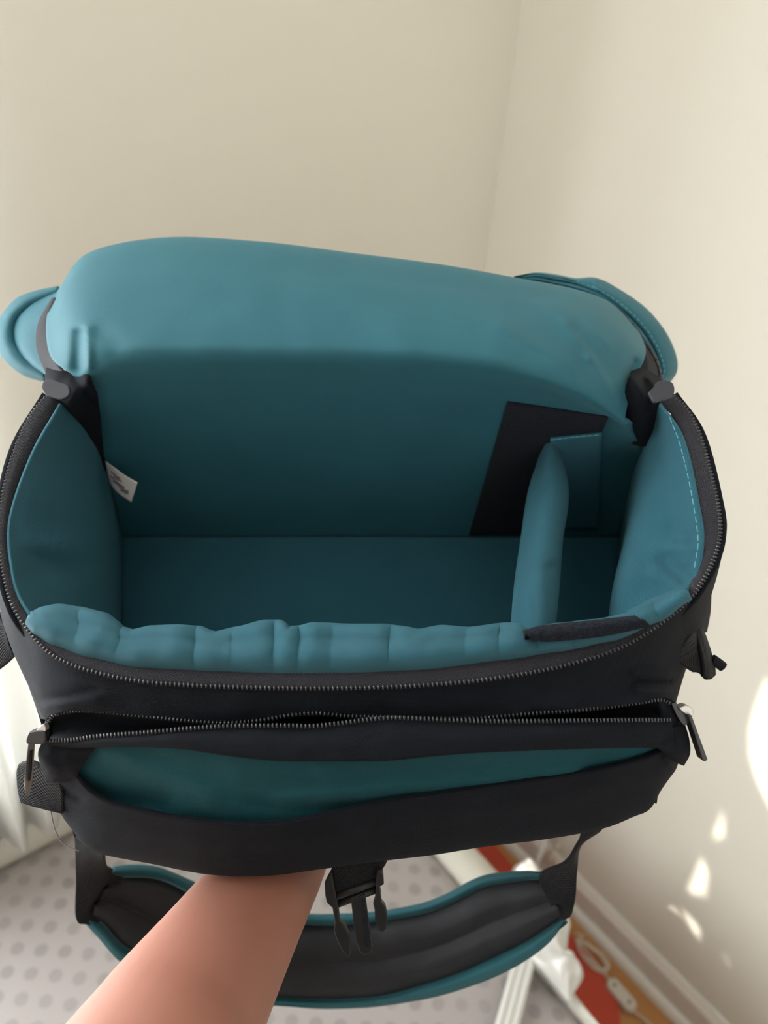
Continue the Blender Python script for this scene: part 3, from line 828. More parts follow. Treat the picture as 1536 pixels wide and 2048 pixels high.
# --- black hinges where lid and body meet
HL = [[(92, 735, .452), (120, 742, .444), (150, 740, .440), (178, 748, .432)],
      [(90, 760, .446), (125, 768, .432), (162, 770, .430), (192, 782, .436)],
      [(96, 790, .436), (130, 800, .428), (168, 808, .438), (201, 830, .458)],
      [(118, 808, .434), (145, 825, .440), (180, 855, .462), (206, 890, .485)],
      [(152, 832, .452), (175, 868, .468), (196, 905, .492), (212, 945, .512)]]
def hl_dz(px, py): return 0.004 * math.sin(px / 11 + py / 23) * 0.5 - 0.004 * seg(px, py, (165, 745), (195, 790), 9) + 0.003 * seg(px, py, (150, 760), (180, 800), 8)
patch('hinge_fabric', HL, M['black'], bag, nu=40, nv=40, thick=0.002, wob=0.003, wf=60, dz=hl_dz)
HR = [[(1262, 742, .444), (1284, 736, .446), (1306, 745, .452), (1328, 762, .455)],
      [(1252, 772, .436), (1275, 768, .430), (1305, 775, .436), (1338, 788, .440)],
      [(1248, 806, .440), (1272, 806, .430), (1300, 806, .430), (1345, 800, .432)],
      [(1252, 850, .456), (1268, 850, .446), (1296, 840, .440), (1322, 815, .436)],
      [(1256, 884, .474), (1270, 890, .472), (1292, 892, .468), (1309, 868, .455)]]
def hr_dz(px, py): return -0.005 * seg(px, py, (1262, 755), (1290, 790), 10) + 0.004 * seg(px, py, (1290, 765), (1300, 840), 7) - 0.003 * seg(px, py, (1300, 760), (1318, 780), 6)
patch('hinge_fabric', HR, M['black'], bag, nu=40, nv=40, thick=0.002, wob=0.0012, wf=60, dz=hr_dz, seed=4.0)

# --- lid gussets (teal outer edge of the lid) with black zipper tape between
GL_out = [(118, 578), (70, 588), (35, 603), (8, 635), (-3, 668), (8, 708), (42, 739), (90, 754)]
GL_pip = [(118, 584), (78, 597), (48, 614), (27, 638), (21, 668), (32, 700), (60, 728), (92, 748)]
GL_mid = [(116, 594), (94, 610), (72, 630), (58, 655), (54, 680), (60, 705), (75, 727), (96, 744)]
GL_in = [(114, 604), (100, 620), (86, 642), (80, 665), (80, 690), (86, 714), (94, 733), (100, 748)]
patch('lid_gusset', [[(x + 6, y + 6, .528) for x, y in GL_out], [(x, y, .512) for x, y in GL_out], [((a[0] + b_[0]) / 2, (a[1] + b_[1]) / 2, .503) for a, b_ in zip(GL_out, GL_pip)],
                     [(x, y, .502) for x, y in GL_pip], [(x + 3, y, .507) for x, y in GL_pip], [(x, y, .494) for x, y in GL_mid], [(x, y, .488) for x, y in GL_in]],
      M['teal_smooth'], bag, nu=60, nv=48, thick=0.002, wob=0.001, wf=50)
tube('piping', [C(x + 2, y, .502) for x, y in GL_pip[:7]], 0.0011, M['teal_dark'], bag, n=6, steps=50)
stitches('stitching', [(x - 6, y - 3, .5015) for x, y in GL_pip[:6]], 0.0022, 0.0012, 0.0004, M['thread'], bag)
tl_in = [(118, 596), (106, 620), (98, 650), (96, 680), (102, 708), (114, 732), (128, 748)]
tl_out = [(108, 598), (96, 618), (83, 642), (77, 668), (78, 696), (86, 722), (97, 748)]
patch('lid_zipper_tape', [[(x, y, .487) for x, y in tl_out], [((a[0] + b_[0]) / 2, (a[1] + b_[1]) / 2, .474) for a, b_ in zip(tl_out, tl_in)], [(x + 8, y, .478 - 0.03 * k / 6) for k, (x, y) in enumerate(tl_in)]], M['tape'], bag, nu=50, nv=10, thick=0.0015)
GR_out = [(1028, 556), (1068, 545), (1108, 548), (1150, 556), (1194, 556), (1240, 579), (1290, 614), (1326, 655), (1346, 692), (1355, 725), (1350, 750), (1326, 768)]
GR_sti = [(1030, 558), (1068, 552), (1108, 558), (1150, 566), (1190, 580), (1228, 603), (1262, 631), (1290, 662), (1309, 692), (1321, 722), (1325, 745), (1320, 762)]
GR_in = [(1034, 560), (1075, 564), (1110, 572), (1150, 582), (1190, 594), (1226, 617), (1256, 648), (1279, 678), (1298, 704), (1310, 728), (1316, 748), (1316, 760)]
patch('lid_gusset', [[(x - 4, y + 8, .545) for x, y in GR_out], [(x, y, .526) for x, y in GR_out], [((a[0] + b_[0]) / 2, (a[1] + b_[1]) / 2, .514) for a, b_ in zip(GR_out, GR_sti)],
                     [(x, y, .512) for x, y in GR_sti], [(x - 3, y + 2, .515) for x, y in GR_sti], [((a[0] + b_[0]) / 2, (a[1] + b_[1]) / 2, .508) for a, b_ in zip(GR_in, GR_sti)], [(x, y, .513) for x, y in GR_in], [(x - 10, y + 6, .525) for x, y in GR_in]],
      M['teal_smooth'], bag, nu=90, nv=42, thick=0.002, wob=0.0012, wf=50,
      dz=lambda px, py: -0.004 * seg(px, py, (1194, 560), (1196, 580), 4) + 0.004 * seg(px, py, (1130, 552), (1180, 572), 8))
stitches('stitching', [(x + 3, y - 3, .5095) for x, y in GR_sti[3:]], 0.0022, 0.0012, 0.0004, M['thread'], bag)
tr_o = [(1206, 596), (1240, 618), (1266, 648), (1288, 680), (1306, 708), (1318, 736), (1322, 764)]
tr_i = [(1200, 600), (1228, 630), (1252, 660), (1272, 690), (1280, 720), (1276, 745), (1270, 765)]
patch('lid_zipper_tape', [[(x, y, .508 - .06 * max(0, k - 3) / 6) for k, (x, y) in enumerate(tr_o)], [((a[0] + b_[0]) / 2, (a[1] + b_[1]) / 2, .506 - .06 * max(0, k - 2) / 6) for k, (a, b_) in enumerate(zip(tr_o, tr_i))],
                          [(x, y, .512 - .06 * max(0, k - 2) / 6) for k, (x, y) in enumerate(tr_i)]], M['tape'], bag, nu=50, nv=10, thick=0.0015)
teeth('zipper_teeth', [(x, y, .4995 - .055 * max(0, k - 3) / 6) for k, (x, y) in enumerate(tr_o)][2:], 0.0021, (0.0006, 0.0010, 0.0008), bag, M['teeth'])

# --- sliders and pulls at the rim ends
def pull_tab(outline, z0, z1, mat, thick=0.0025):
    ys = [p[1] for p in outline]; y0, y1 = min(ys), max(ys)
    P = spline(V3([(x, y, 0) for x, y in outline] + [(outline[0][0], outline[0][1], 0)]), 48)[:-1]
    Q = [C(p.x, p.y, z0 + (z1 - z0) * (p.y - y0) / (y1 - y0)) for p in P]
    o = slab('zipper_pull', Q, thick, mat, bag, normal=(R @ Vector((0, -0.1, -1))).normalized(), bevel=0.0008)
    return o
pull_tab([(84, 776), (88, 764), (104, 760), (118, 765), (138, 772), (140, 790), (124, 800), (106, 796), (92, 790)], .424, .420, M['rubber'])
pull_tab([(1326, 760), (1343, 766), (1348, 780), (1343, 796), (1326, 802), (1308, 806), (1300, 796), (1296, 786), (1306, 776), (1312, 766)], .424, .418, M['rubber'])

# --- outer shell
def zrow(pts, zc, ze):
    """depth zc in the middle of the bag, easing to ze at both ends"""
    out = []
    for x, y in pts:
        t = abs(x - 715) / 625
        out.append((x, y, zc + (ze - zc) * min(1.15, t) ** 4))
    return out
FP0 = [(2, 1110), (22, 1200), (50, 1250), (100, 1305), (170, 1338), (280, 1362), (420, 1372), (560, 1376), (700, 1376), (850, 1370), (1000, 1355), (1130, 1330), (1240, 1295), (1330, 1240), (1390, 1185), (1428, 1118)]
FP1 = [(4, 1240), (20, 1285), (46, 1328), (85, 1370), (150, 1387), (280, 1398), (420, 1407), (560, 1408), (700, 1408), (850, 1405), (985, 1395), (1100, 1378), (1205, 1358), (1300, 1325), (1352, 1290), (1412, 1215)]
FP2 = [(82, 1428), (88, 1436), (95, 1442), (110, 1431), (145, 1422), (280, 1431), (420, 1445), (560, 1434), (700, 1433), (850, 1440), (968, 1436), (1068, 1427), (1168, 1420), (1268, 1407), (1318, 1400), (1338, 1405)]
fp0 = [(x, y, zr(y) + 0.0015) for x, y in FP0]
fp1 = [(a[0], a[1], z) for a, z in zip(FP1, [.420, .402, .388, .375, .367, .363, .3625, .362, .362, .362, .363, .366, .371, .380, .392, .415])]
fp2 = [(a[0], a[1], z) for a, z in zip(FP2, [.402, .397, .390, .380, .371, .366, .366, .365, .365, .365, .365, .366, .368, .373, .381, .392])]
def fp_dz(px, py):
    return (0.0018 * seg(px, py, (78, 1402), (190, 1380), 9) - 0.0018 * seg(px, py, (88, 1416), (190, 1400), 12)
            - 0.0030 * seg(px, py, (1270, 1345), (1335, 1348), 9) + 0.0040 * seg(px, py, (1270, 1362), (1340, 1362), 6) - 0.0040 * seg(px, py, (1275, 1380), (1340, 1383), 9))
patch('front_panel', [fp0, fp1, fp2], M['black'], bag, nu=160, nv=36, thick=0.003, dz=fp_dz, wob=0.0022, wf=30)
# front pocket: upper and lower zipper line with the gaping pocket between
UP = [(95, 1447), (110, 1430), (145, 1422), (190, 1422), (280, 1431), (375, 1441), (450, 1446), (525, 1440), (575, 1431), (635, 1426), (690, 1432), (768, 1434), (843, 1437), (908, 1438), (968, 1436), (1068, 1427), (1168, 1420), (1268, 1407), (1318, 1400), (1340, 1407)]
LO = [(95, 1481), (110, 1481), (145, 1480), (200, 1472), (300, 1464), (375, 1457), (450, 1452), (525, 1451), (575, 1451), (625, 1452), (675, 1447), (768, 1436), (843, 1437), (908, 1440), (968, 1442), (1068, 1442), (1168, 1441), (1268, 1440), (1318, 1440), (1344, 1440)]
up3 = zrow(UP, .3640, .384); lo3 = zrow(LO, .3555, .376)
teeth('zipper_teeth', [(x, y, z - 0.0015) for x, y, z in up3], 0.0019, (0.0005, 0.0010, 0.0008), bag, M['teeth'])
teeth('zipper_teeth', [(x, y, z - 0.0012) for x, y, z in lo3], 0.0019, (0.0005, 0.0010, 0.0008), bag, M['teeth'])
patch('pocket_interior', [[(x, y - 2, z + .002) for x, y, z in up3], [((a[0] + b_[0]) / 2, a[1] * .8 + b_[1] * .2 + 4, a[2] + .03) for a, b_ in zip(up3, lo3)],
                          [((a[0] + b_[0]) / 2, a[1] * .3 + b_[1] * .7 + 8, a[2] + .028) for a, b_ in zip(up3, lo3)], [(x, y + 2, z + .002) for x, y, z in lo3]], M['black'], bag, nu=100, nv=16, thick=0.0015)
LIP = [(95, 1492), (110, 1496), (145, 1497), (200, 1495), (300, 1495), (375, 1500), (450, 1511), (525, 1520), (575, 1523), (625, 1523), (675, 1523), (768, 1522), (843, 1515), (908, 1509), (968, 1505), (1068, 1501), (1168, 1498), (1268, 1496), (1318, 1496), (1348, 1492)]
lip3 = zrow(LIP, .3525, .378)
band_mid = [((a[0] + b_[0]) / 2, (a[1] + b_[1]) / 2, (a[2] + b_[2]) / 2 - 0.002) for a, b_ in zip(lo3, lip3)]
patch('pocket_band', [lo3, band_mid, lip3], M['black'], bag, nu=140, nv=14, thick=0.003, wob=0.0008, wf=60)
TP_top = [(130, 1487), (185, 1485), (240, 1482), (300, 1482), (400, 1488), (475, 1500), (550, 1508), (650, 1508), (768, 1508), (868, 1500), (968, 1493), (1068, 1490), (1168, 1486), (1268, 1482), (1340, 1482)]
TP_bot = [(132, 1560), (165, 1595), (230, 1630), (300, 1650), (390, 1670), (470, 1680), (550, 1678), (650, 1662), (768, 1638), (868, 1622), (968, 1606), (1068, 1592), (1168, 1575), (1268, 1550), (1340, 1515)]
tp0 = zrow(TP_top, .3620, .386); tp2 = zrow(TP_bot, .3890, .394)
tp1 = [((a[0] + b_[0]) / 2, (a[1] + b_[1]) / 2, (a[2] + b_[2]) / 2 + 0.000) for a, b_ in zip(tp0, tp2)]
def tp_dz(px, py):
    return -0.0045 * seg(px, py, (230, 1515), (420, 1590), 26) + 0.005 * seg(px, py, (200, 1590), (330, 1605), 22) - 0.004 * seg(px, py, (560, 1600), (1150, 1545), 15) + 0.003 * seg(px, py, (500, 1610), (700, 1615), 16) - 0.003 * seg(px, py, (640, 1532), (660, 1560), 14)
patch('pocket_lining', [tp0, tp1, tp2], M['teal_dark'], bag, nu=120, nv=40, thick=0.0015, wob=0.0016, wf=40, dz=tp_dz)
OP0 = [(84, 1500), (112, 1528), (145, 1547), (175, 1580), (215, 1605), (275, 1622), (350, 1637), (425, 1647), (500, 1651), (575, 1647), (650, 1632), (768, 1606), (868, 1592), (968, 1577), (1118, 1555), (1218, 1537), (1293, 1517), (1328, 1502), (1356, 1490), (1378, 1482)]
OP2 = [(112, 1612), (128, 1638), (146, 1662), (168, 1690), (207, 1709), (300, 1727), (390, 1745), (450, 1751), (500, 1752), (560, 1749), (640, 1738), (768, 1721), (868, 1709), (968, 1693), (1090, 1678), (1205, 1657), (1268, 1633), (1300, 1618), (1322, 1580), (1346, 1546)]
op0 = zrow(OP0, .3735, .383); op2 = zrow(OP2, .4000, .412)
op1 = [((a[0] + b_[0]) / 2, (a[1] + b_[1]) / 2, (a[2] + b_[2]) / 2 - 0.004) for a, b_ in zip(op0, op2)]
op3 = [(768 + (x - 768) * .97, y - 22, z + .025) for x, y, z in op2]
def op_dz(px, py):
    return (-0.004 * seg(px, py, (85, 1560), (100, 1620), 10) - 0.003 * seg(px, py, (80, 1540), (130, 1552), 8) + 0.004 * seg(px, py, (100, 1565), (160, 1600), 9)
            - 0.003 * seg(px, py, (1330, 1515), (1345, 1540), 6))
patch('front_pocket', [op0, op1, op2, op3], M['black'], bag, nu=150, nv=40, thick=0.0025, wob=0.0014, wf=30, dz=op_dz)
# pocket gussets at both ends
patch('pocket_gusset', [[(84, 1484, .376), (110, 1490, .374), (150, 1494, .372), (192, 1494, .372)], [(76, 1505, .376), (105, 1515, .372), (140, 1520, .372), (172, 1522, .374)],
                        [(80, 1530, .380), (105, 1540, .374), (132, 1542, .375), (156, 1548, .378)], [(92, 1565, .388), (110, 1565, .384), (135, 1565, .384), (160, 1572, .388)]], M['black'], bag, nu=30, nv=24, thick=0.002, wob=0.002, wf=90)
patch('pocket_gusset', [[(1288, 1478, .374), (1320, 1470, .374), (1350, 1455, .378), (1370, 1448, .384)], [(1295, 1490, .376), (1325, 1488, .374), (1355, 1482, .377), (1379, 1480, .384)],
                        [(1318, 1498, .380), (1340, 1502, .378), (1362, 1506, .380), (1380, 1508, .386)], [(1330, 1512, .388), (1345, 1520, .384), (1358, 1528, .386), (1368, 1532, .392)]], M['black'], bag, nu=30, nv=24, thick=0.002, wob=0.002, wf=90)
patch('pocket_end_fabric', [[(1318, 1400, .379), (1335, 1402, .384), (1352, 1410, .390)], [(1325, 1430, .380), (1345, 1432, .382), (1362, 1436, .390)], [(1325, 1460, .378), (1350, 1462, .380), (1372, 1466, .390)]], M['black'], bag, nu=14, nv=16, thick=0.002)
# sides, base and back of the shell
XL = [[(95, 790, zr(790)), (30, 900, zr(900)), (0, 1040, zr(1040)), (8, 1150, zr(1150)), (30, 1222, zr(1222) + .004), (60, 1266, zr(1266) + .010)],
      [(120, 860, .50), (78, 990, .475), (50, 1130, .452), (40, 1240, .436), (48, 1310, .420), (72, 1362, .408)],
      [(225, 1090, .625), (215, 1230, .590), (200, 1370, .540), (180, 1490, .492), (165, 1590, .450), (160, 1670, .418)]]
patch('side_panel', XL, M['black'], bag, nu=40, nv=30, thick=0.003, offset=1, wob=0.002, wf=30)
XR = [[(1345, 790, zr(790)), (1400, 870, zr(870)), (1436, 1010, zr(1010)), (1440, 1070, zr(1070)), (1425, 1125, zr(1125)), (1390, 1185, zr(1185) + .004), (1350, 1228, zr(1228) + .010)],
      [(1332, 860, .50), (1370, 970, .472), (1398, 1090, .450), (1405, 1165, .432), (1398, 1225, .424), (1374, 1280, .414), (1338, 1330, .406)],
      [(1245, 1090, .625), (1250, 1230, .590), (1262, 1350, .545), (1275, 1440, .505), (1288, 1500, .475), (1296, 1560, .445), (1302, 1605, .420)]]
patch('side_panel', XR, M['black'], bag, nu=40, nv=30, thick=0.003, offset=-1, wob=0.002, wf=30)
patch('base_panel', [[(a[0], a[1] - 2, a[2] + .002) for a in op2[3:17]],
                     [(768 + (a[0] - 768) * .96, 1640 + (a[1] - 1720) * .6, .455) for a in op2[3:17]],
                     [(768 + (a[0] - 768) * .93, 1556 + (a[1] - 1720) * .3, .505) for a in op2[3:17]],
                     [(768 + (a[0] - 768) * .91, 1446 + (a[1] - 1720) * .1, .560) for a in op2[3:17]],
                     [(220 + (1250 - 220) * i / 13, 1092, .628) for i in range(14)]], M['black'], bag, nu=60, nv=30, thick=0.003, wob=0.002, wf=20)
patch('back_panel', [lerp_row(165, 1268, 760, .462, 8), lerp_row(185, 1262, 840, .505, 8), lerp_row(205, 1256, 970, .570, 8), lerp_row(222, 1248, 1092, .628, 8)], M['black'], bag, nu=40, nv=30, thick=0.003)

# --- pocket sliders and pulls
camv = (R @ Vector((0, 0, -1))).normalized(); rgt = (R @ Vector((1, 0, 0))).normalized(); dwn = (R @ Vector((0, 1, 0))).normalized()
def blob(name, outline, z, thick, mat, parent, bevel=0.0008, nrm=None):
    P = spline(V3([(x, y, 0) for x, y in outline] + [(outline[0][0], outline[0][1], 0)]), 6 * len(outline))[:-1]
    return slab(name, [C(p.x, p.y, z) for p in P], thick, mat, parent, normal=nrm or camv, bevel=bevel)
sl = blob('zipper_slider', [(60, 1466), (66, 1460), (92, 1458), (96, 1470), (92, 1484), (62, 1485), (57, 1478)], .372, 0.006, M['gunmetal'], bag)
blob('slider_crown', [(76, 1459), (86, 1449), (92, 1446), (94, 1460)], .3715, 0.004, M['metal'], sl)
pl = slab('zipper_pull', [C(58, 1486, .370), C(68.5, 1486, .374), C(66, 1530, .376), C(62, 1570, .376), C(57, 1594, .374), C(53, 1590, .371), C(50, 1570, .370), C(53, 1530, .369)], 0.0020, M['metal'], bag, normal=camv, bevel=0.0006)
slab('pull_slot', [C(62, 1500, .3690), C(63.8, 1500, .3695), C(62, 1540, .3700), C(59, 1562, .3700), C(57.5, 1556, .3690), C(59.5, 1530, .3685)], 0.0020, M['gunmetal'], pl, normal=camv)
sl = blob('zipper_slider', [(1338, 1404), (1349, 1402), (1352, 1414), (1366, 1422), (1372, 1440), (1364, 1448), (1350, 1430)], .384, 0.006, M['gunmetal'], bag)
blob('slider_crown', [(1354, 1414), (1366, 1408), (1378, 1412), (1383, 1422), (1378, 1430), (1366, 1424)], .382, 0.006, M['metal'], sl)
slab('zipper_pull', [C(1371, 1428, .380), C(1377, 1426, .380), C(1409, 1514, .383), C(1405, 1518, .383), C(1400, 1518, .383)], 0.008, M['gunmetal'], bag, normal=camv, bevel=0.0005)

# --- side webbing
patch('webbing_tab', [[(37, 1529, .398), (60, 1526, .392), (95, 1545, .388), (120, 1560, .388)], [(33, 1545, .402), (58, 1560, .398), (95, 1575, .394), (125, 1590, .392)],
                      [(35, 1580, .404), (58, 1590, .400), (95, 1602, .397), (125, 1615, .396)], [(41, 1605, .402), (62, 1612, .400), (95, 1621, .398), (125, 1628, .398)]], M['webbing'], bag, nu=20, nv=20, thick=0.0025)
patch('side_webbing', [[(-30, 1215, .43), (0, 1235, .425), (12, 1270, .425)], [(-35, 1270, .435), (0, 1280, .43), (20, 1296, .428)], [(-35, 1360, .44), (0, 1338, .435), (32, 1312, .43)]], M['webbing'], bag, nu=16, nv=16, thick=0.003)
patch('side_webbing', [[(60, 1360, .404), (72, 1378, .400), (86, 1392, .397)], [(66, 1395, .405), (78, 1405, .400), (90, 1410, .396)], [(82, 1438, .405), (86, 1438, .400), (92, 1440, .395)]], M['webbing'], bag, nu=12, nv=12, thick=0.002)
# right: webbing loop and its tail
patch('side_webbing', [[(1404, 1180, .425), (1414, 1172, .430), (1424, 1168, .436)], [(1398, 1230, .420), (1410, 1230, .428), (1421, 1225, .436)], [(1385, 1268, .415), (1400, 1268, .424), (1414, 1264, .434)]], M['webbing'], bag, nu=12, nv=16, thick=0.003)
patch('webbing_loop', [[(1392, 1262, .412), (1402, 1256, .416), (1412, 1270, .424)], [(1400, 1290, .408), (1412, 1292, .412), (1422, 1300, .420)], [(1408, 1325, .404), (1420, 1330, .408), (1430, 1330, .418)],
                       [(1408, 1352, .402), (1420, 1359, .404), (1432, 1350, .414)]], M['webbing'], bag, nu=14, nv=24, thick=0.002)
patch('webbing_loop', [[(1352, 1312, .396), (1380, 1272, .402), (1396, 1262, .414)], [(1362, 1326, .398), (1386, 1308, .404), (1404, 1300, .412)], [(1392, 1344, .402), (1402, 1345, .404), (1412, 1350, .406)]], M['webbing'], bag, nu=18, nv=18, thick=0.002)
tube('webbing_tail', [C(1424, 1318, .416), C(1436, 1326, .416), C(1446, 1334, .416)], 0.0028, M['webbing'], bag, n=10, steps=12)
# loose thread
tube('loose_thread', [C(x, y, .405) for x, y in [(102, 1622), (105, 1640), (110, 1660), (118, 1676), (124, 1685), (138, 1694), (158, 1702)]], 0.00032, M['ink'], bag, n=5, steps=40)

# ------------------------------------------------------------------ shoulder strap hanging below
def zs(x): return 0.585 - 0.085 * (abs(x - 640) / 480) ** 1.8
ST_TO = [(225, 1733), (262, 1729), (310, 1732), (350, 1746), (395, 1766), (470, 1798), (550, 1818), (620, 1827), (680, 1827), (740, 1824), (778, 1819), (843, 1806), (893, 1787), (943, 1760), (983, 1747), (1048, 1741), (1092, 1745)]
ST_TI = [(222, 1758), (262, 1755), (310, 1758), (345, 1770), (380, 1788), (460, 1822), (545, 1842), (618, 1850), (680, 1851), (740, 1846), (778, 1841), (860, 1825), (918, 1801), (968, 1776), (1018, 1766), (1068, 1760), (1096, 1762)]
ST_BI = [(183, 1832), (210, 1850), (240, 1884), (277, 1908), (330, 1938), (420, 1972), (500, 1990), (570, 1996), (641, 1998), (709, 1996), (768, 1990), (840, 1970), (918, 1945), (993, 1911), (1048, 1884), (1090, 1858), (1122, 1836)]
ST_BO = [(172, 1850), (200, 1880), (235, 1920), (262, 1931), (320, 1960), (415, 1994), (500, 2008), (570, 2013), (641, 2018), (709, 2017), (768, 2012), (868, 1995), (950, 1970), (1010, 1945), (1060, 1916), (1100, 1884), (1128, 1847)]
def srow(pts, d=0.0): return [(x, y, zs(x) + d) for x, y in pts]
def mixrow(a, b_, t, d):
    return [(p[0] * (1 - t) + q[0] * t, p[1] * (1 - t) + q[1] * t, zs(p[0]) * (1 - t) + zs(q[0]) * t + d) for p, q in zip(a, b_)]
strap = patch('strap_pad', [srow(ST_TI, 0.002), mixrow(ST_TI, ST_BI, .12, -.006), mixrow(ST_TI, ST_BI, .3, -.010), mixrow(ST_TI, ST_BI, .44, -.008), mixrow(ST_TI, ST_BI, .52, -.0062), mixrow(ST_TI, ST_BI, .60, -.008),
                            mixrow(ST_TI, ST_BI, .75, -.010), mixrow(ST_TI, ST_BI, .9, -.006), srow(ST_BI, 0.002)], M['mesh'], bag, nu=120, nv=60, thick=0.006, wob=0.002, wf=35)
patch('strap_edging', [srow(ST_TO, 0.004), mixrow(ST_TO, ST_TI, .5, -.002), srow(ST_TI, 0.003)], M['teal_edge'], strap, nu=100, nv=10, thick=0.004)
patch('strap_edging', [srow(ST_BI, 0.003), mixrow(ST_BI, ST_BO, .5, -.002), srow(ST_BO, 0.004)], M['teal_edge'], strap, nu=100, nv=10, thick=0.004)
patch('strap_webbing', [[(140, 1625, .440), (170, 1650, .440), (205, 1690, .440)], [(149, 1680, .456), (178, 1700, .456), (207, 1716, .458)], [(152, 1760, .480), (180, 1752, .482), (216, 1735, .492)], [(153, 1838, .497), (186, 1800, .500), (226, 1738, .505)], [(172, 1849, .502), (190, 1812, .506), (226, 1748, .510)], [(196, 1850, .512), (214, 1812, .514), (248, 1756, .518)]],
      M['webbing'], bag, nu=20, nv=40, thick=0.002)
patch('strap_webbing', [[(1160, 1650, .440), (1185, 1645, .440), (1210, 1640, .442)], [(1161, 1672, .448), (1182, 1670, .446), (1202, 1662, .446)], [(1154, 1696, .456), (1158, 1696, .458), (1163, 1692, .466)], [(1128, 1728, .470), (1142, 1735, .472), (1155, 1738, .476)],
                        [(1078, 1752, .492), (1115, 1775, .490), (1151, 1795, .488)], [(1096, 1800, .496), (1122, 1812, .493), (1144, 1826, .490)], [(1110, 1832, .498), (1126, 1840, .495), (1140, 1834, .492)]], M['webbing'], bag, nu=24, nv=50, thick=0.002)

# ------------------------------------------------------------------ buckle hanging from the front edge
patch('buckle_webbing', [[(664, 1715, .404), (715, 1705, .404), (776, 1692, .404)], [(665, 1742, .408), (715, 1736, .408), (774, 1722, .408)], [(667, 1768, .411), (715, 1757, .411), (764, 1740, .411)], [(672, 1790, .4135), (715, 1774, .4135), (757, 1757, .4135)], [(674, 1793, .417), (715, 1778, .417), (757, 1761, .417)]], M['webbing'], bag, nu=20, nv=24, thick=0.0018)
bk = tube('buckle', [C(668, 1794, .413), C(757, 1761, .413)], 0.0021, M['plastic'], bag, n=12, straight=True)
tag(bk, 'black plastic side release buckle half')
tube('cross_bar', [C(676, 1808, .4155), C(760, 1776, .4155)], 0.0020, M['plastic'], bk, n=10, straight=True)
def buckle_piece(name, outline, z, thick, mat=None):
    return slab(name, [C(x, y, z + (y - 1790) * 0.00012) for x, y in outline], thick, mat or M['plastic'], bk, normal=camv, bevel=0.0007)
buckle_piece('side_frame', [(664, 1738), (650, 1765), (651, 1785), (654, 1800), (664, 1810), (677, 1813), (674, 1790), (668, 1765)], .4135, 0.006)
buckle_piece('prong', [(664, 1806), (677, 1812), (680, 1838), (690, 1848), (700, 1870), (702, 1905), (697, 1912), (686, 1900), (676, 1880), (668, 1858), (670, 1840)], .4145, 0.0045)
buckle_piece('side_frame', [(756, 1735), (766, 1742), (768, 1764), (760, 1768), (752, 1766), (752, 1750)], .4135, 0.006)
buckle_piece('prong', [(752, 1764), (760, 1768), (763, 1800), (771, 1810), (775, 1830), (774, 1852), (766, 1862), (758, 1858), (750, 1838), (749, 1815), (746, 1804), (750, 1794)], .4145, 0.0045)
buckle_piece('guide_tongue', [(702, 1796), (730, 1785), (736, 1830), (742, 1870), (746, 1892), (741, 1903), (730, 1906), (720, 1900), (712, 1878), (707, 1840)], .4150, 0.0045)
buckle_piece('tongue_slot', [(724, 1800), (730, 1800), (737, 1850), (742, 1888), (738, 1895), (731, 1894), (727, 1850)], .4121, 0.0008, M['velcro'])

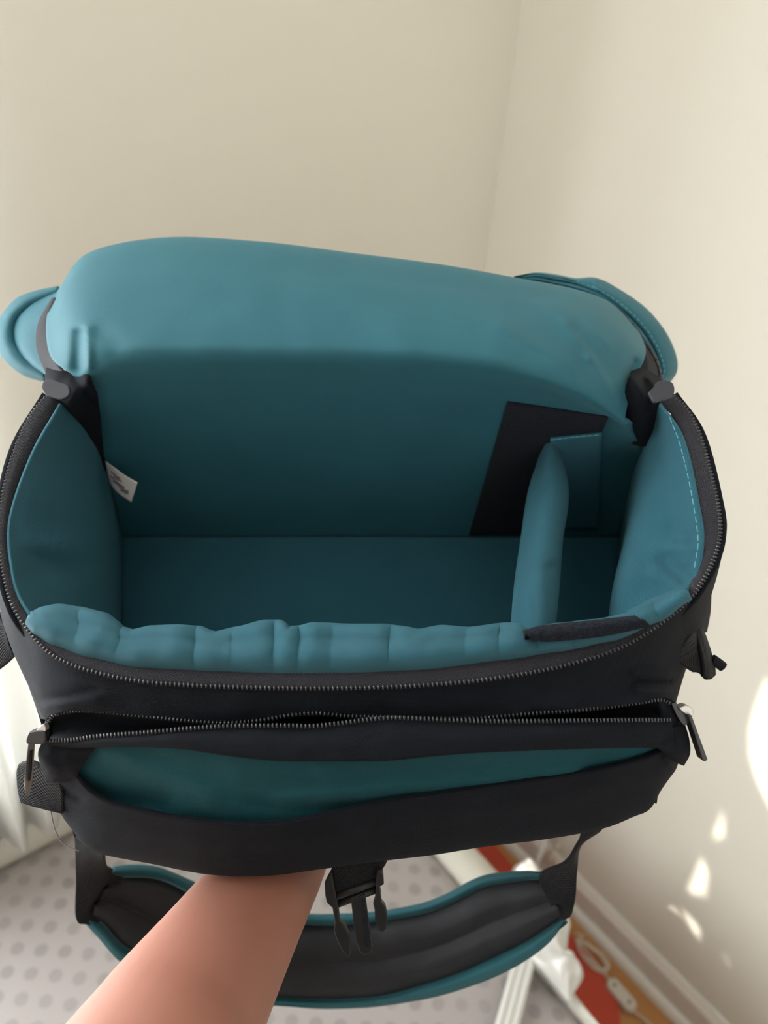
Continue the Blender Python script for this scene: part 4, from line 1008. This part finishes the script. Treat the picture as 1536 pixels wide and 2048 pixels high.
# ------------------------------------------------------------------ the arm that carries the bag
def arm():
    def cp(px, py, z): return Vector(((px - 768) / F * z, (py - 1024) / F * z, z))
    d = Vector((0.05, -0.620, 0.780)).normalized(); side = Vector((1, 0, 0)); nrm = Vector((0, .78, .62))
    line = [Vector((-0.235, 0.285, -0.12)), Vector((-0.205, 0.300, 0.05)), Vector((-0.160, 0.288, 0.200)), cp(262, 2200, .325), cp(355, 2045, .360), cp(452, 1890, .402), cp(541, 1745, .446), cp(575, 1680, .470),
            Vector((-0.052, 0.203, 0.498)), Vector((-0.047, 0.201, 0.527)), Vector((-0.044, 0.190, 0.555)), Vector((-0.043, 0.183, 0.565))]
    ra = [0.052, 0.048, 0.046, 0.0430, 0.0400, 0.0350, 0.0305, 0.0300, 0.036, 0.041, 0.039, 0.030]
    rb = [0.052, 0.048, 0.044, 0.0400, 0.0370, 0.0320, 0.0245, 0.0200, 0.0155, 0.0140, 0.0125, 0.008]
    n = 66; K = 28
    P = spline(line, n); RA = spline([Vector((a, b_, 0)) for a, b_ in zip(ra, rb)], n)
    vs, fs = [], []
    for i, p in enumerate(P):
        t = (P[min(i + 1, n)] - P[max(i - 1, 0)]).normalized()
        a = (side - t * side.dot(t)).normalized(); b_ = t.cross(a)
        for k in range(K):
            th = 2 * math.pi * k / K
            vs.append(p + a * math.cos(th) * RA[i].x + b_ * math.sin(th) * RA[i].y)
    for i in range(n):
        for k in range(K):
            k2 = (k + 1) % K
            fs.append((i * K + k, i * K + k2, (i + 1) * K + k2, (i + 1) * K + k))
    fs.append(tuple(range(K))[::-1]); fs.append(tuple(n * K + k for k in range(K)))
    def digit(pts, r0, r1):
        v, f = tube_data(spline(V3(pts), 24), lambda t: (r0 + (r1 - r0) * t) * (1 - max(0, t - 0.86) / 0.14 * 0.45) * (1 + 0.07 * math.sin(t * 3 * math.pi) ** 2), 14)
        n0 = len(vs); vs.extend(v); fs.extend([tuple(n0 + q for q in ff) for ff in f])
    palm = Vector((-0.046, 0.195, 0.538))
    for (off, Ls, spread) in ((0.029, (0.036, 0.034, 0.021, 0.018), 0.13), (0.010, (0.040, 0.041, 0.026, 0.021), 0.04), (-0.010, (0.040, 0.044, 0.028, 0.022), -0.03), (-0.029, (0.036, 0.040, 0.025, 0.021), -0.11)):
        p = palm + side * off * 0.85
        pts = [p]
        for q, L_ in enumerate(Ls):
            p = p + ((Vector((0, -0.60, 0.80)) if q == 0 else Vector((0, -0.88, 0.47))) + side * spread).normalized() * L_; pts.append(p)
        digit(pts, 0.0100, 0.0078)
    p = Vector((-0.070, 0.203, 0.508)); pts = [p]
    for dr, L_ in (((-0.85, -0.10, 0.45), 0.034), ((-0.60, -0.30, 0.75), 0.032), ((-0.40, -0.50, 0.75), 0.026)):
        p = p + Vector(dr).normalized() * L_; pts.append(p)
    digit(pts, 0.0145, 0.0095)
    W = [R @ p + Vector((0, 0, CAM_H)) for p in vs]
    org = R @ line[2] + Vector((0, 0, CAM_H))
    o = mesh_obj('person', W, fs, M['skin'], loc=org); fix_normals(o)
    rm = o.modifiers.new('join', 'REMESH'); rm.mode = 'VOXEL'; rm.voxel_size = 0.0024; rm.use_smooth_shade = True
    sm = o.modifiers.new('soften', 'SMOOTH'); sm.factor = 0.5; sm.iterations = 8
    bpy.context.view_layer.update()
    nm = bpy.data.meshes.new_from_object(o.evaluated_get(bpy.context.evaluated_depsgraph_get()))
    o.modifiers.clear(); o.data = nm; nm.name = 'person'
    for p in nm.polygons: p.use_smooth = True
    return tag(o, 'person behind the camera, one bare forearm reaching in under the bag', 'person')
person = arm()
# torso, neck and head kneel unseen behind the camera, added to block light
FW = Vector((0.65, 0.76, 0)); RT = Vector((0.76, -0.65, 0)); UPV = Vector((0, 0, 1))
def body_loft(name, rings, mat, K=32, n=60):
    P = spline([Vector((f, z, 0)) for (f, z, a, b_) in rings], n); S = spline([Vector((a, b_, 0)) for (f, z, a, b_) in rings], n)
    c0 = Vector((-0.19, -0.19, 0)); vs, fs = [], []
    for p, q in zip(P, S):
        for k in range(K):
            th = 2 * math.pi * k / K
            vs.append(c0 + FW * p.x + UPV * p.y + RT * math.cos(th) * q.x + FW * math.sin(th) * q.y)
    for i in range(n):
        for k in range(K):
            k2 = (k + 1) % K; fs.append((i * K + k, i * K + k2, (i + 1) * K + k2, (i + 1) * K + k))
    fs.append(tuple(range(K))[::-1]); fs.append(tuple(n * K + k for k in range(K)))
    o = mesh_obj(name, vs, fs, mat, person); fix_normals(o); return o
M['shirt'] = plain('shirt_cotton', (0.05, 0.05, 0.06), 0.9, bump=(500, 0.2, 0.001))
M['hair'] = plain('hair_brown', (0.05, 0.03, 0.02), 0.6)
body_loft('clothing', [(-0.05, 0.375, .20, .24), (-0.05, 0.50, .20, .21), (-0.05, 0.72, .19, .15), (-0.04, 0.92, .17, .125), (-0.03, 1.10, .185, .125), (-0.03, 1.24, .20, .12), (-0.03, 1.31, .19, .095), (-0.02, 1.355, .12, .075), (-0.01, 1.38, .065, .06)], M['shirt'])
body_loft('head', [(-0.015, 1.36, .052, .055), (-0.01, 1.42, .050, .055), (0.02, 1.455, .052, .075), (0.03, 1.50, .066, .095), (0.025, 1.56, .074, .100), (0.02, 1.62, .072, .095), (0.01, 1.66, .050, .065), (0.01, 1.675, .012, .015)], M['skin'])
body_loft('hair', [(-0.055, 1.44, .072, .055), (-0.05, 1.50, .082, .065), (-0.035, 1.56, .088, .085), (-0.01, 1.62, .085, .105), (0.0, 1.67, .062, .080), (0.0, 1.695, .012, .015)], M['hair'])
# sleeve over the upper arm
sp = [R @ Vector(p) + Vector((0, 0, CAM_H)) for p in ((-0.235, 0.275, -0.16), (-0.222, 0.292, -0.06), (-0.200, 0.301, 0.06))]
tube('sleeve', sp, lambda t: 0.070 - 0.012 * t, M['shirt'], person, n=20, steps=16)
